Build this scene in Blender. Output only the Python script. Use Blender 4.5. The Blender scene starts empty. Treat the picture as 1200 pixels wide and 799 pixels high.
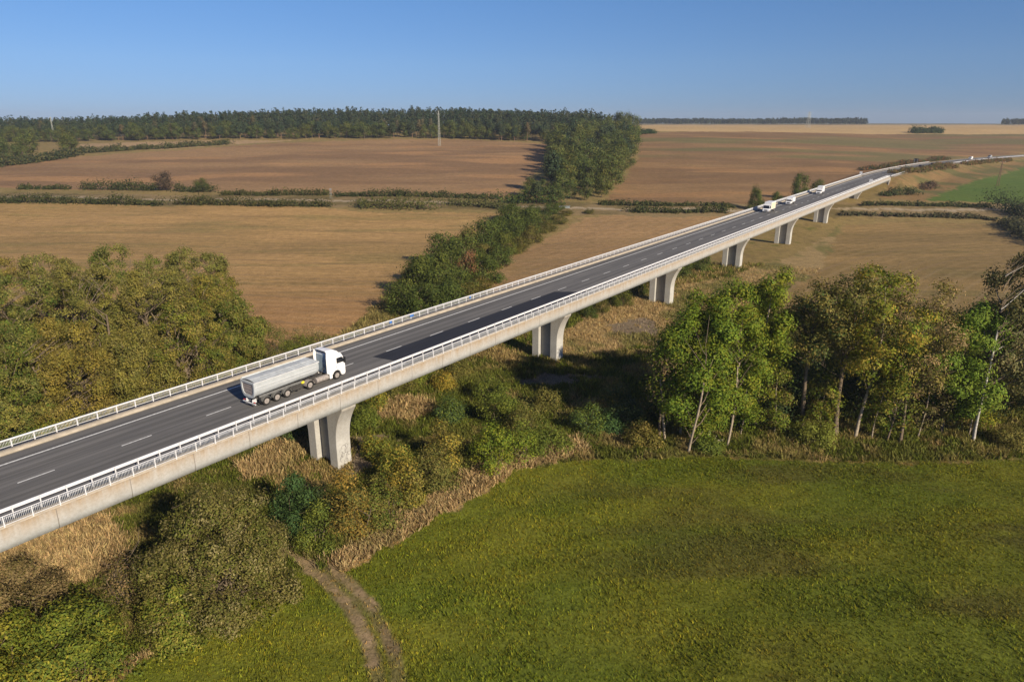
import bpy, bmesh, math, random
import numpy as np
from mathutils import Vector, Matrix

C = bpy.context.scene.collection
RAD = math.radians
R = np.random.default_rng
# ------------------------------------------------------------------ layout of the place
CAM_H = 43.5                      # camera above the valley floor (m)
F = 800.0                         # focal length in photo pixels (24 mm on 36 mm)
PITCH = math.atan((399.5 - 143.0) / F)
DECK = 13.0                       # road level above the valley floor
AL = RAD(35.8)                    # heading of the road
DV = np.array([math.sin(AL), math.cos(AL)])
NV = np.array([math.cos(AL), -math.sin(AL)])
PERP = -67.1                      # lateral distance of the road's centre line
S0, RC = 440.0, 1150.0            # the road bends right after S0
ROT = math.pi / 2 - AL
SUN_EL, SUN_BACK = RAD(27), RAD(51)
SUN = np.array([math.cos(SUN_BACK) * math.cos(SUN_EL), -math.sin(SUN_BACK) * math.cos(SUN_EL), math.sin(SUN_EL)])

def ray(px, py):
    v = py - 399.5
    c, s = math.cos(PITCH), math.sin(PITCH)
    return np.array([(px - 600.0), F * c - v * s, -(v * c + F * s)])

def at(px, py, z=0.0):
    r = ray(px, py)
    t = (z - CAM_H) / r[2]
    return np.array([r[0] * t, r[1] * t, z])

# ------------------------------------------------------------------ noise
def _h(ix, iy, seed):
    n = (ix.astype(np.int64) * 374761393 + iy.astype(np.int64) * 668265263 + seed * 1442695041) & 0xffffffff
    n = ((n ^ (n >> 13)) * 1274126177) & 0xffffffff
    n = n ^ (n >> 16)
    return (n & 0xffffff) / float(0xffffff)

def vn(x, y, seed=0):
    x = np.asarray(x, float); y = np.asarray(y, float)
    ix, iy = np.floor(x), np.floor(y)
    fx, fy = x - ix, y - iy
    fx = fx * fx * (3 - 2 * fx); fy = fy * fy * (3 - 2 * fy)
    a = _h(ix, iy, seed); b = _h(ix + 1, iy, seed); c = _h(ix, iy + 1, seed); d = _h(ix + 1, iy + 1, seed)
    return (a + (b - a) * fx) * (1 - fy) + (c + (d - c) * fx) * fy

def fbm(x, y, seed=0, oct=4):
    t = 0; a = 1; s = 0
    for k in range(oct):
        t = t + a * vn(x * 2 ** k, y * 2 ** k, seed + 17 * k); s += a; a *= .55
    return t / s

def sstep(a, b, x):
    t = np.clip((np.asarray(x, float) - a) / (b - a), 0, 1)
    return t * t * (3 - 2 * t)

# ------------------------------------------------------------------ road line and terrain
def road_local(s, u):
    """distance along the road and offset to the right -> local frame of the road (x along, y left)"""
    s = np.asarray(s, float); u = np.asarray(u, float)
    L = np.maximum(s - S0, 0.0); a = L / RC
    al = np.minimum(s, S0) + RC * np.sin(a); off = RC * (1 - np.cos(a))
    return al + u * -np.sin(a) * 1.0, -(off + u * np.cos(a)), a

def road_world(s, u):
    x, y, a = road_local(s, u)
    return NV[0] * PERP + DV[0] * x - NV[0] * y, NV[1] * PERP + DV[1] * x - NV[1] * y

def world_su(X, Y):
    p = X * NV[0] + Y * NV[1] - PERP; q = X * DV[0] + Y * DV[1]
    bent = q > S0
    cx = q - S0; cy = p - RC
    a = np.arctan2(cx, -cy)
    s = np.where(bent, S0 + a * RC, q)
    u = np.where(bent, RC - np.hypot(cx, cy), p)
    return s, u

_ty = np.arange(-500, 9000, 5.0)
_tz = np.interp(_ty, [-500, 0, 290, 350, 420, 560, 750, 900, 1100, 2200, 9000], [0, 0, 0, 5.2, 7, 15, 26.5, 33, 35, 36, 40])
_k = np.exp(-np.linspace(-2.5, 2.5, 13) ** 2 / 2); _k /= _k.sum()
_tz = np.convolve(np.pad(_tz, 6, mode='edge'), _k, mode='valid')
P1W = road_world(53.9, 0)

def terr(X, Y):
    X = np.asarray(X, float); Y = np.asarray(Y, float)
    shift = 150 * sstep(200, 500, X) + 60 * sstep(500, 1000, X)
    shift = shift * (1 - .5 * sstep(800, 1300, Y))
    z = np.interp(Y - shift, _ty, _tz)
    z = z - 8 * sstep(-250, -650, X) * sstep(550, 900, Y) + 3.5 * np.exp(-((X + 60) / 300) ** 2) * sstep(650, 900, Y) * (1 - sstep(1100, 1700, Y))
    z = z + .5 * np.exp(-((X - P1W[0]) ** 2 + (Y - P1W[1]) ** 2) / 14 ** 2)
    far = sstep(60, 400, np.hypot(X, Y))
    z = z + (.5 + 2.0 * far) * (fbm(X / 60 + 5, Y / 60, 3, 3) - .5) * sstep(20, 60, Y)
    z = z + .22 * (fbm(X / 4, Y / 4, 9, 2) - .5) * (1 - far)
    s, u = world_su(X, Y)
    on = sstep(448, 464, s) * (1 - sstep(1600, 1900, s))
    w = (1 - sstep(8.5, 27, np.abs(u + .4))) * on
    return z * (1 - w) + (DECK - .25) * w

def on_ground(px, py):
    r = ray(px, py)
    t = np.concatenate([np.geomspace(.03, 12, 3000)])
    P = r[:, None] * t; P[2] += CAM_H
    below = P[2] < terr(P[0], P[1])
    k = int(np.argmax(below)) if below.any() else len(t) - 1
    a, b = t[max(k - 1, 0)], t[k]
    for _ in range(24):
        m = (a + b) / 2
        if CAM_H + r[2] * m < terr(r[0] * m, r[1] * m): b = m
        else: a = m
    return np.array([r[0] * b, r[1] * b, float(terr(r[0] * b, r[1] * b))])

def poly(pts): return np.array([on_ground(*p)[:2] for p in pts])

def inside(P, X, Y):
    c = np.zeros(X.shape, bool); n = len(P)
    for i in range(n):
        x1, y1 = P[i]; x2, y2 = P[(i + 1) % n]
        k = (y1 > Y) != (y2 > Y)
        with np.errstate(divide='ignore', invalid='ignore'):
            c ^= k & (X < (x2 - x1) * (Y - y1) / (y2 - y1 + 1e-12) + x1)
    return c

def seg_dist(P, X, Y):
    d = np.full(X.shape, 1e9)
    for (x1, y1), (x2, y2) in zip(P[:-1], P[1:]):
        dx, dy = x2 - x1, y2 - y1
        t = np.clip(((X - x1) * dx + (Y - y1) * dy) / (dx * dx + dy * dy), 0, 1)
        d = np.minimum(d, np.hypot(X - x1 - t * dx, Y - y1 - t * dy))
    return d

# ------------------------------------------------------------------ land use
Z_MEADOW = np.vstack([poly([(120, 798), (165, 775), (250, 728), (330, 695), (345, 668), (404, 668), (484, 624), (552, 584), (612, 552), (685, 538), (760, 538), (860, 536), (960, 540), (1060, 541), (1150, 539), (1300, 534)]), [[180, 88], [180, 5], [-32, 5], [-32, 40]]])
Z_STUBBLE_A = poly([(-300, 236), (0, 238), (100, 239), (385, 244), (420, 248), (520, 249), (588, 250), (575, 262), (530, 285), (478, 318), (455, 345), (425, 372), (395, 398), (330, 412), (200, 425), (-300, 420)])
Z_STUBBLE_B = poly([(560, 372), (572, 330), (600, 300), (680, 256), (740, 251), (860, 251), (890, 253), (830, 285), (770, 300), (700, 330), (650, 352), (600, 372)])
Z_STUBBLE_C = poly([(905, 335), (942, 312), (992, 264), (1080, 259), (1165, 263), (1192, 282), (1260, 330), (1300, 360), (1150, 385), (900, 365)])
Z_PLOW_A = poly([(-300, 222), (0, 220), (200, 222), (400, 229), (540, 232), (602, 231), (625, 205), (648, 180), (655, 171), (600, 166), (530, 163.5), (430, 164), (340, 167), (200, 177), (60, 186), (0, 192), (-150, 205), (-300, 212)])
Z_PLOW_B = poly([(705, 238), (735, 205), (748, 185), (742, 163), (745, 156), (900, 155), (1100, 157), (1300, 158), (1500, 160), (1400, 176), (1200, 180), (1100, 187), (1010, 204), (930, 232), (860, 241)])
Z_STRIP = poly([(90, 179), (92, 169), (200, 166), (350, 164.5), (200, 175)])
Z_GREEN = poly([(1083, 235), (1130, 216), (1200, 196), (1300, 181), (1450, 178), (1450, 238), (1200, 240)])
Z_BARE = [poly([(412, 530), (425, 510), (440, 505), (475, 515), (460, 540), (425, 552), (405, 552)]), poly([(598, 442), (650, 436), (705, 440), (700, 455), (610, 453)]), poly([(715, 372), (765, 376), (772, 392), (722, 390)])]
Z_DRY = [poly([(-60, 670), (0, 638), (60, 612), (128, 598), (150, 640), (140, 676), (60, 690), (0, 690)]), poly([(280, 545), (345, 505), (368, 525), (340, 552), (290, 565)]), poly([(380, 660), (470, 604), (520, 570), (600, 530), (680, 516), (690, 530), (622, 552), (550, 592), (490, 634), (408, 678)]), poly([(440, 478), (470, 468), (505, 470), (510, 484), (480, 494), (445, 492)]), poly([(640, 425), (655, 395), (700, 360), (760, 340), (850, 325), (930, 300), (985, 262), (960, 320), (880, 360), (800, 385), (740, 410)]), poly([(130, 780), (240, 735), (330, 690), (338, 697), (250, 742), (150, 790)])]
Z_VERGE = poly([(478, 318), (455, 345), (425, 372), (395, 398), (470, 380), (470, 345)])
Z_BANK = poly([(1030, 232), (1042, 212), (1100, 196), (1200, 187), (1300, 182), (1300, 181), (1200, 195), (1130, 215), (1080, 236)])
RUTS = [poly([(332, 646), (352, 655), (385, 684), (412, 712), (430, 740), (438, 770), (444, 830)]), poly([(340, 655), (385, 668), (415, 690), (445, 722), (462, 760), (470, 830)])]
RUT_BARE = [poly([(330, 645), (352, 655), (385, 684), (412, 712), (428, 742), (438, 775)]), poly([(336, 650), (385, 664), (412, 684), (440, 712)])]
TRACK = poly([(-300, 231), (0, 231), (120, 232), (260, 233.5), (380, 235), (520, 237), (640, 243), (760, 246), (900, 247), (1010, 245), (1120, 246), (1300, 248)])

def land(X, Y):
    """albedo, furrow strength, rough-grass height (m) and density at ground points"""
    r = np.hypot(X, Y)
    jit = np.clip(r * .012, .6, 6)
    Xq = X + jit * (fbm(X / 3, Y / 3, 41, 3) - .5) * 1.6
    Yq = Y + jit * (fbm(X / 3, Y / 3, 57, 3) - .5) * 1.6
    n1 = fbm(X / 14, Y / 14, 1, 4); n2 = fbm(X / 3.5, Y / 3.5, 2, 3); n3 = fbm(X / 45, Y / 45, 4, 3)
    lerp = lambda a, b, t: np.asarray(a) * (1 - t[..., None]) + np.asarray(b) * t[..., None]
    g = lerp([.10, .105, .022], [.23, .17, .07], sstep(.40, .64, n1 * .6 + n2 * .4 + .22 * sstep(140, 240, Y)))
    col = lerp(g, [.15, .11, .05], sstep(.58, .78, n2) * .5)
    fur = np.zeros(X.shape); ht = np.full(X.shape, .7); den = np.ones(X.shape)
    def put(m, c, f=0., h=0., d=0.):
        col[m] = c[m] if getattr(c, 'shape', ()) == col.shape else c
        fur[m] = f; ht[m] = h; den[m] = d
    # far land beyond the fields
    m = r > 1000
    put(m, lerp([.20, .15, .08], [.10, .11, .05], n3), .2)
    strip = (Y > 860) & (Y < 2000) & (X > 90)
    put(strip, lerp([.47, .33, .16], [.38, .26, .13], n3), .3)
    stub = lerp([.36, .235, .11], [.29, .195, .09], sstep(.35, .65, fbm(X / 60, Y / 12, 11, 3)))
    stub = lerp(stub, [.21, .165, .07], sstep(.58, .72, fbm(X / 45, Y / 8, 12, 3)) * .6)
    red = sstep(60, 10, np.hypot((X - at(345, 382)[0]) * 1.0, (Y - at(345, 382)[1]) * .9))
    stubA = lerp(stub * [1, .97, .86], [.32, .18, .08], red * .7)
    put(inside(Z_STUBBLE_A, Xq, Yq), stubA, .8)
    put(inside(Z_STUBBLE_B, Xq, Yq), lerp(stub, [.27, .165, .08], np.full(X.shape, .6)), .7)
    put(inside(Z_STUBBLE_C, Xq, Yq), stub * [.72, .74, .66], .8)
    plow = lerp([.20, .122, .066], [.275, .172, .088], sstep(.35, .7, fbm(X / 130, Y / 26, 21, 4)))
    plow = lerp(plow, [.34, .195, .092], sstep(.56, .74, fbm(X / 85 + 3, Y / 22, 22, 3)) * .8)
    put(inside(Z_PLOW_A, Xq, Yq), plow, .5)
    pb = lerp(plow * [.92, .91, .84], [.13, .125, .05], sstep(.47, .62, fbm(X / 190, Y / 32, 23, 3)) * .75 * sstep(450, 560, Y))
    put(inside(Z_PLOW_B, Xq, Yq), pb, .5)
    put(inside(Z_STRIP, Xq, Yq), lerp([.36, .26, .15], [.3, .2, .11], n3), .3)
    put(inside(Z_GREEN, Xq, Yq), lerp([.072, .125, .022], [.095, .135, .026], n3), .3)
    put(inside(Z_BANK, Xq, Yq), lerp([.22, .14, .06], [.12, .11, .04], sstep(.4, .65, n1)), 0, .5, .5)
    td = seg_dist(TRACK, Xq, Yq)
    put(td < 16, lerp([.15, .115, .05], [.22, .16, .08], sstep(.4, .6, n1)), 0, .6, .6)
    put(td < 2.2, lerp([.36, .29, .2], [.28, .22, .15], n2))
    put(inside(Z_VERGE, Xq, Yq), lerp([.13, .12, .035], [.2, .15, .06], n2), .3, .6, .8)
    for i, P in enumerate(Z_DRY): put(inside(P, Xq, Yq), lerp(lerp([.31, .225, .11], [.25, .18, .085], n2), [.13, .125, .04], sstep(.5, .62, n1) * (.8 if i == 4 else .3)), 0, .4 if i == 4 else (.6 if i == 5 else .95), 1.0)
    for P in Z_BARE: put(inside(P, X + 4.5 * (fbm(X / 3, Y / 3, 61, 3) - .5), Y + 9 * (fbm(X / 3, Y / 3, 62, 3) - .5)) & (n2 > .40), lerp([.17, .135, .095], [.22, .17, .12], n2), 0, .35, .3)
    mead = lerp([.074, .084, .010], [.098, .101, .013], sstep(.3, .7, fbm(X / 11, Y / 5, 31, 4)))
    mead = lerp(mead, [.064, .086, .011], sstep(.5, .7, fbm(X / 17 + 9, Y / 9, 32, 3)) * .5)
    mead = lerp(mead, [.058, .050, .016], sstep(.50, .70, fbm(X / 22, Y / 6, 33, 4)) * .6 * sstep(-5, 25, X))
    mead = mead * (1.33 + .22 * sstep(28, -8, X))[..., None]
    mm = inside(Z_MEADOW, X + 3.5 * (fbm(X / 4, Y / 4, 43, 4) - .5), Y + 4 * (fbm(X / 4, Y / 4, 44, 4) - .5))
    put(mm, mead, .0, .26, 1)
    for P in RUTS:
        d = seg_dist(P, Xq, Yq)
        w = np.where(mm, 1 - sstep(.35, 1.0, d), 0) * (.55 + .4 * sstep(.35, .6, n2))
        col[:] = lerp(col, [.17, .125, .07], w); den[:] *= 1 - .75 * w
    for P in RUT_BARE:
        d = seg_dist(P, X, Y)
        w = (1 - sstep(.2, .7, d + .9 * (n2 - .5) + .7 * (fbm(X / .7, Y / .7, 66, 2) - .5))) * (.6 + .4 * sstep(.3, .6, fbm(X / 1.3, Y / 1.3, 67, 2)))
        col[:] = lerp(col, [.255, .185, .105], w); den[:] *= 1 - w
    return col, fur, ht, den

# ------------------------------------------------------------------ object helpers
def tag(o, label=None, cat=None, group=None, kind=None):
    if label: o['label'] = label
    if cat: o['category'] = cat
    if group: o['group'] = group
    if kind: o['kind'] = kind
    return o

def empty(name, loc, rz=0., **kw):
    o = bpy.data.objects.new(name, None); C.objects.link(o)
    o.location = loc; o.rotation_euler = (0, 0, rz); o.empty_display_size = .5
    return tag(o, **kw)

def link(name, me, parent=None, loc=None):
    o = bpy.data.objects.new(name, me); C.objects.link(o)
    if parent is not None: o.parent = parent
    if loc is not None: o.location = loc
    return o

def copy_tree(o, parent=None):
    c = o.copy(); C.objects.link(c)
    c.parent = parent
    for ch in o.children: copy_tree(ch, c)
    return c

def np_mesh(name, V, F_, mats, col=None, attrs=None, smooth=False, midx=None):
    V = np.ascontiguousarray(V, np.float32); F_ = np.ascontiguousarray(F_, np.int32)
    me = bpy.data.meshes.new(name); n, k = F_.shape
    me.vertices.add(len(V)); me.vertices.foreach_set('co', V.ravel())
    me.loops.add(n * k); me.loops.foreach_set('vertex_index', F_.ravel())
    me.polygons.add(n); me.polygons.foreach_set('loop_start', np.arange(0, n * k, k, dtype=np.int32))
    me.polygons.foreach_set('loop_total', np.full(n, k, np.int32))
    if smooth: me.polygons.foreach_set('use_smooth', np.ones(n, bool))
    if midx is not None: me.polygons.foreach_set('material_index', np.asarray(midx, np.int32))
    if col is not None:
        a = me.color_attributes.new('Col', 'FLOAT_COLOR', 'POINT')
        rgba = np.ones((len(V), 4), np.float32); rgba[:, :3] = col
        a.data.foreach_set('color', rgba.ravel())
    for nm, v in (attrs or {}).items():
        a = me.attributes.new(nm, 'FLOAT', 'POINT'); a.data.foreach_set('value', np.asarray(v, np.float32))
    for m in (mats if isinstance(mats, (list, tuple)) else [mats]): me.materials.append(m)
    me.update(calc_edges=True)
    return me

class MB:
    """collects boxes, bars, tubes and prisms into one mesh"""
    def __init__(s): s.v = []; s.f = []; s.sm = []
    def add(s, vs, fs, smooth=False):
        b = len(s.v); s.v += [tuple(p) for p in vs]; s.f += [tuple(b + i for i in f) for f in fs]; s.sm += [smooth] * len(fs)
        return s
    def box(s, x0, x1, y0, y1, z0, z1):
        return s.add([(x0, y0, z0), (x1, y0, z0), (x1, y1, z0), (x0, y1, z0), (x0, y0, z1), (x1, y0, z1), (x1, y1, z1), (x0, y1, z1)],
                     [(3, 2, 1, 0), (4, 5, 6, 7), (0, 1, 5, 4), (1, 2, 6, 5), (2, 3, 7, 6), (3, 0, 4, 7)])
    def tube(s, p0, p1, r0, r1=None, n=10, caps=True):
        r1 = r0 if r1 is None else r1
        p0 = Vector(p0); p1 = Vector(p1); d = (p1 - p0).normalized()
        a = d.orthogonal().normalized(); b = d.cross(a)
        vs = []
        for p, r in ((p0, r0), (p1, r1)):
            for i in range(n):
                t = 2 * math.pi * i / n; vs.append(p + a * (r * math.cos(t)) + b * (r * math.sin(t)))
        s.add(vs, [(i, (i + 1) % n, n + (i + 1) % n, n + i) for i in range(n)], True)
        if caps: s.add(vs, [tuple(range(n))[::-1], tuple(range(n, 2 * n))])
        return s
    def bar(s, p0, p1, w): return s.tube(p0, p1, w * .7, None, 4)
    def prism(s, prof, y0, y1, fy=None):
        """profile in x,z pushed along y; fy(x,z) narrows the width"""
        n = len(prof); k = (lambda x, z: 1.0) if fy is None else fy
        vs = [(x, y0 * k(x, z), z) for x, z in prof] + [(x, y1 * k(x, z), z) for x, z in prof]
        s.add(vs, [tuple(range(n)), tuple(range(2 * n - 1, n - 1, -1))] + [((i + 1) % n, i, n + i, n + (i + 1) % n) for i in range(n)])
        return s
    def xprism(s, prof, x0, x1):
        n = len(prof)
        vs = [(x0, y, z) for y, z in prof] + [(x1, y, z) for y, z in prof]
        return s.add(vs, [tuple(range(n)), tuple(range(2 * n - 1, n - 1, -1))] + [((i + 1) % n, i, n + i, n + (i + 1) % n) for i in range(n)])
    def build(s, name, mat, parent=None, bevel=0., loc=None, seg=2):
        me = bpy.data.meshes.new(name); me.from_pydata(s.v, [], s.f)
        me.polygons.foreach_set('use_smooth', s.sm)
        me.materials.append(mat)
        bm = bmesh.new(); bm.from_mesh(me)
        bmesh.ops.recalc_face_normals(bm, faces=bm.faces)
        if bevel:
            es = [e for e in bm.edges if len(e.link_faces) == 2 and e.calc_face_angle(0) > .5]
            bmesh.ops.bevel(bm, geom=es, offset=bevel, segments=seg, affect='EDGES', clamp_overlap=True)
        bm.to_mesh(me); bm.free()
        return link(name, me, parent, loc)

# ------------------------------------------------------------------ materials
class NT:
    def __init__(s, name):
        s.m = bpy.data.materials.new(name); s.m.use_nodes = True
        s.t = s.m.node_tree; s.t.nodes.clear(); s.out = s.n('ShaderNodeOutputMaterial')
    def n(s, t, **k):
        o = s.t.nodes.new(t)
        for a, v in k.items():
            if a in o.inputs: o.inputs[a].default_value = v
            else: setattr(o, a, v)
        return o
    def l(s, a, b): s.t.links.new(a, b)
    def noise(s, vec, scale, detail=3., rough=.55):
        o = s.n('ShaderNodeTexNoise', Scale=scale, Detail=detail, Roughness=rough)
        s.l(vec, o.inputs['Vector']); return o.outputs['Fac']
    def ramp(s, fac, stops):
        o = s.n('ShaderNodeValToRGB'); e = o.color_ramp.elements
        while len(e) < len(stops): e.new(.5)
        for q, (p, c) in zip(e, stops): q.position = p; q.color = (*c, 1) if len(c) == 3 else c
        s.l(fac, o.inputs['Fac']); return o.outputs['Color']
    def mix(s, a, b, fac, mode='MIX'):
        o = s.n('ShaderNodeMix'); o.data_type = 'RGBA'; o.blend_type = mode
        for q, i in ((a, 6), (b, 7), (fac, 0)):
            if hasattr(q, 'is_output'): s.l(q, o.inputs[i])
            else: o.inputs[i].default_value = (*q, 1) if isinstance(q, tuple) else q
        return o.outputs[2]
    def math(s, op, a, b=None):
        o = s.n('ShaderNodeMath', operation=op)
        for i, q in enumerate((a, b)):
            if q is None: continue
            if hasattr(q, 'is_output'): s.l(q, o.inputs[i])
            else: o.inputs[i].default_value = q
        return o.outputs[0]
    def obj(s, scale=(1, 1, 1)):
        t = s.n('ShaderNodeTexCoord'); m = s.n('ShaderNodeMapping'); m.inputs['Scale'].default_value = scale
        s.l(t.outputs['Object'], m.inputs['Vector']); return m.outputs[0]
    def bsdf(s, col, rough=.8, metal=0., spec=.3, bump=None, bstr=.3, bdist=.05):
        p = s.n('ShaderNodeBsdfPrincipled', Roughness=rough, Metallic=metal)
        p.inputs['Specular IOR Level'].default_value = spec
        if hasattr(col, 'is_output'): s.l(col, p.inputs['Base Color'])
        else: p.inputs['Base Color'].default_value = (*col, 1)
        if bump is not None:
            b = s.n('ShaderNodeBump', Strength=bstr, Distance=bdist); s.l(bump, b.inputs['Height']); s.l(b.outputs[0], p.inputs['Normal'])
        s.l(p.outputs[0], s.out.inputs[0]); return p

def flat(name, col, rough=.6, metal=0., spec=.4, var=.12, scale=3.):
    t = NT(name); v = t.obj()
    f = t.noise(v, scale, 4)
    c = t.ramp(f, [(.3, tuple(x * (1 - var) for x in col)), (.7, tuple(min(1, x * (1 + var)) for x in col))])
    t.bsdf(c, rough, metal, spec); return t.m

def concrete(name, light, stain, zlo, zhi, streak=(1.2, 1.2, .12), joints=False):
    """weathered concrete: stains run down from the upper edge in streaks"""
    t = NT(name)
    base = t.ramp(t.noise(t.obj((.5, .5, .5)), 1.0, 5), [(.3, tuple(x * .86 for x in light)), (.7, tuple(x * 1.06 for x in light))])
    sep = t.n('ShaderNodeSeparateXYZ'); t.l(t.obj(), sep.inputs[0])
    g = t.n('ShaderNodeMapRange', **{'From Min': zlo, 'From Max': zhi}); t.l(sep.outputs['Z'], g.inputs['Value'])
    st = t.noise(t.obj(streak), 2.0, 4, .6)
    m = t.math('MULTIPLY', t.math('ADD', g.outputs[0], -.12), t.math('MULTIPLY', st, 2.3)); m.node.use_clamp = True
    c = t.mix(base, stain, m)
    spots = t.noise(t.obj((1, 1, 1)), 3.5, 5, .7)
    c = t.mix(c, t.ramp(spots, [(.35, (.72, .7, .66)), (.6, (1, 1, 1))]), .55, 'MULTIPLY')
    if joints:
        fr = t.math('FRACT', t.math('DIVIDE', sep.outputs['X'], 6.0)); j = t.math('LESS_THAN', fr, .012)
        c = t.mix(c, (.16, .14, .12), t.math('MULTIPLY', j, .8))
    t.bsdf(c, .9, 0, .15, spots, .25, .02); return t.m

def leaf_mat(name, trans=.35, spec=.25, rough=.55, hue=.12):
    t = NT(name)
    a = t.n('ShaderNodeAttribute', attribute_name='Col')
    oi = t.n('ShaderNodeObjectInfo')
    c = t.mix(a.outputs['Color'], t.ramp(oi.outputs['Random'], [(0, (1 + hue, 1.0, .9)), (.5, (1, 1, 1)), (1, (1 - hue, 1 - hue * .4, 1))]), 1.0, 'MULTIPLY')
    p = t.n('ShaderNodeBsdfPrincipled', Roughness=rough); p.inputs['Specular IOR Level'].default_value = spec
    tr = t.n('ShaderNodeBsdfTranslucent'); mx = t.n('ShaderNodeMixShader'); mx.inputs[0].default_value = trans
    t.l(c, p.inputs['Base Color']); t.l(t.mix(c, (1.25, 1.2, .7), 1.0, 'MULTIPLY'), tr.inputs['Color'])
    t.l(p.outputs[0], mx.inputs[1]); t.l(tr.outputs[0], mx.inputs[2]); t.l(mx.outputs[0], t.out.inputs[0])
    return t.m

M_LEAF = leaf_mat('leaves', .28, .1, .6); M_NEEDLE = leaf_mat('needles', .12, .06, .8); M_GRASS = leaf_mat('grass_blades', .3, .05, .7, .0)
M_BARK = flat('bark', (.15, .115, .08), .9, 0, .1, .35, 2.5)
M_PALE = flat('pale_bark', (.33, .27, .2), .85, 0, .1, .3, 2.5)
M_BIRCH = flat('birch_bark', (.42, .39, .35), .8, 0, .1, .4, 4)
M_REDBARK = flat('pine_bark', (.22, .13, .085), .9, 0, .1, .3, 2)
M_WHITE = flat('white_paint', (.78, .78, .78), .3, 0, .5, .04, 1)
M_GALV = flat('galvanised_steel', (.62, .63, .64), .5, .25, .5, .1, 2)
M_RAIL = flat('white_railing_paint', (.58, .58, .60), .45, 0, .4, .07, 2)
M_RUBBER = flat('tyre_rubber', (.025, .024, .023), .85, 0, .2, .3, 6)
M_DUSTY = flat('dusty_rim', (.30, .27, .25), .7, .1, .3, .25, 5)
M_CHASSIS = flat('dark_chassis', (.055, .052, .05), .75, 0, .3, .3, 4)
M_ALU = flat('grey_aluminium_tub', (.43, .455, .47), .45, .1, .4, .1, 1.2)
M_TARP = flat('grey_tarpaulin', (.46, .49, .50), .75, 0, .2, .16, 1.4)
M_FEND = flat('grey_fender', (.15, .15, .145), .7, 0, .3, .25, 3)
M_GATE = flat('dusty_tailgate', (.30, .255, .235), .65, 0, .3, .2, 2.5)
M_GLASS = flat('dark_window', (.012, .014, .018), .08, 0, .8, .1, 1)
M_BLUEGREY = flat('blue_grey_cab_back', (.26, .33, .38), .6, 0, .3, .1, 2)
M_BLACK = flat('black_plastic', (.015, .015, .016), .5, 0, .4, .2, 3)
M_SPRAY = flat('grey_spray_paint', (.17, .16, .16), .7, 0, .2, .4, 2)
M_WEIR = flat('blue_grey_concrete', (.19, .22, .24), .8, 0, .2, .2, 2)
M_YEL = flat('yellow_plastic', (.7, .6, .04), .5, 0, .4, .05, 3)
M_CREAM = flat('cream_panel', (.70, .61, .44), .5, 0, .4, .08, 2)
M_REDL = flat('red_lens', (.5, .03, .02), .3, 0, .5, .05, 3)
M_LAMP = flat('clear_lens', (.75, .77, .8), .15, 0, .6, .04, 3)
M_DARKCAR = flat('dark_blue_car_paint', (.02, .026, .04), .25, 0, .6, .05, 1)
M_GREYCAR = flat('silver_car_paint', (.45, .46, .48), .3, .3, .5, .05, 1)
M_CHALK = flat('road_marking_paint', (.60, .60, .58), .7, 0, .3, .3, 4)
M_BLUE = flat('blue_panel', (.05, .15, .42), .5, 0, .4, .1, 3)
M_TAN = flat('tan_panel', (.5, .33, .2), .6, 0, .3, .1, 3)
M_LATT = flat('pale_steel_lattice', (.40, .41, .37), .6, .2, .3, .1, 3)
M_WOOD = flat('brown_pole_wood', (.16, .10, .07), .9, 0, .1, .2, 3)
M_SIGN = flat('sign_back_grey', (.5, .5, .5), .5, .3, .4, .06, 2)
M_FASCIA = concrete('deck_concrete', (.43, .432, .42), (.31, .24, .165), DECK - 1.5, DECK + .45, (.9, .9, .10), True)
M_PIER = concrete('pier_concrete', (.46, .452, .425), (.33, .295, .25), 2, 13, (.8, .8, .09))
M_SLAB = flat('walkway_concrete', (.38, .33, .26), .9, 0, .15, .2, 1.2)

def asphalt_mat(name, c, lo=.68, hi=1.32):
    t = NT(name)
    lane = t.noise(t.obj((.012, .9, 1)), 1.6, 3, .6)
    a = t.ramp(lane, [(.3, tuple(x * lo for x in c)), (.7, tuple(x * hi for x in c))])
    blot = t.noise(t.obj((.12, .5, 1)), 1.0, 5, .65)
    a = t.mix(a, t.ramp(blot, [(.3, (.86, .86, .87)), (.7, (1.12, 1.1, 1.07))]), 1.0, 'MULTIPLY')
    fine = t.noise(t.obj(), 22, 2)
    a = t.mix(a, t.ramp(fine, [(.3, (.85, .85, .85)), (.7, (1.15, 1.15, 1.15))]), 1.0, 'MULTIPLY')
    t.bsdf(a, .85, 0, .25, fine, .2, .01); return t.m
M_ASPH = asphalt_mat('asphalt', (.125, .122, .118)); M_PATCH = asphalt_mat('fresh_asphalt', (.022, .024, .032), .92, 1.08)

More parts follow.
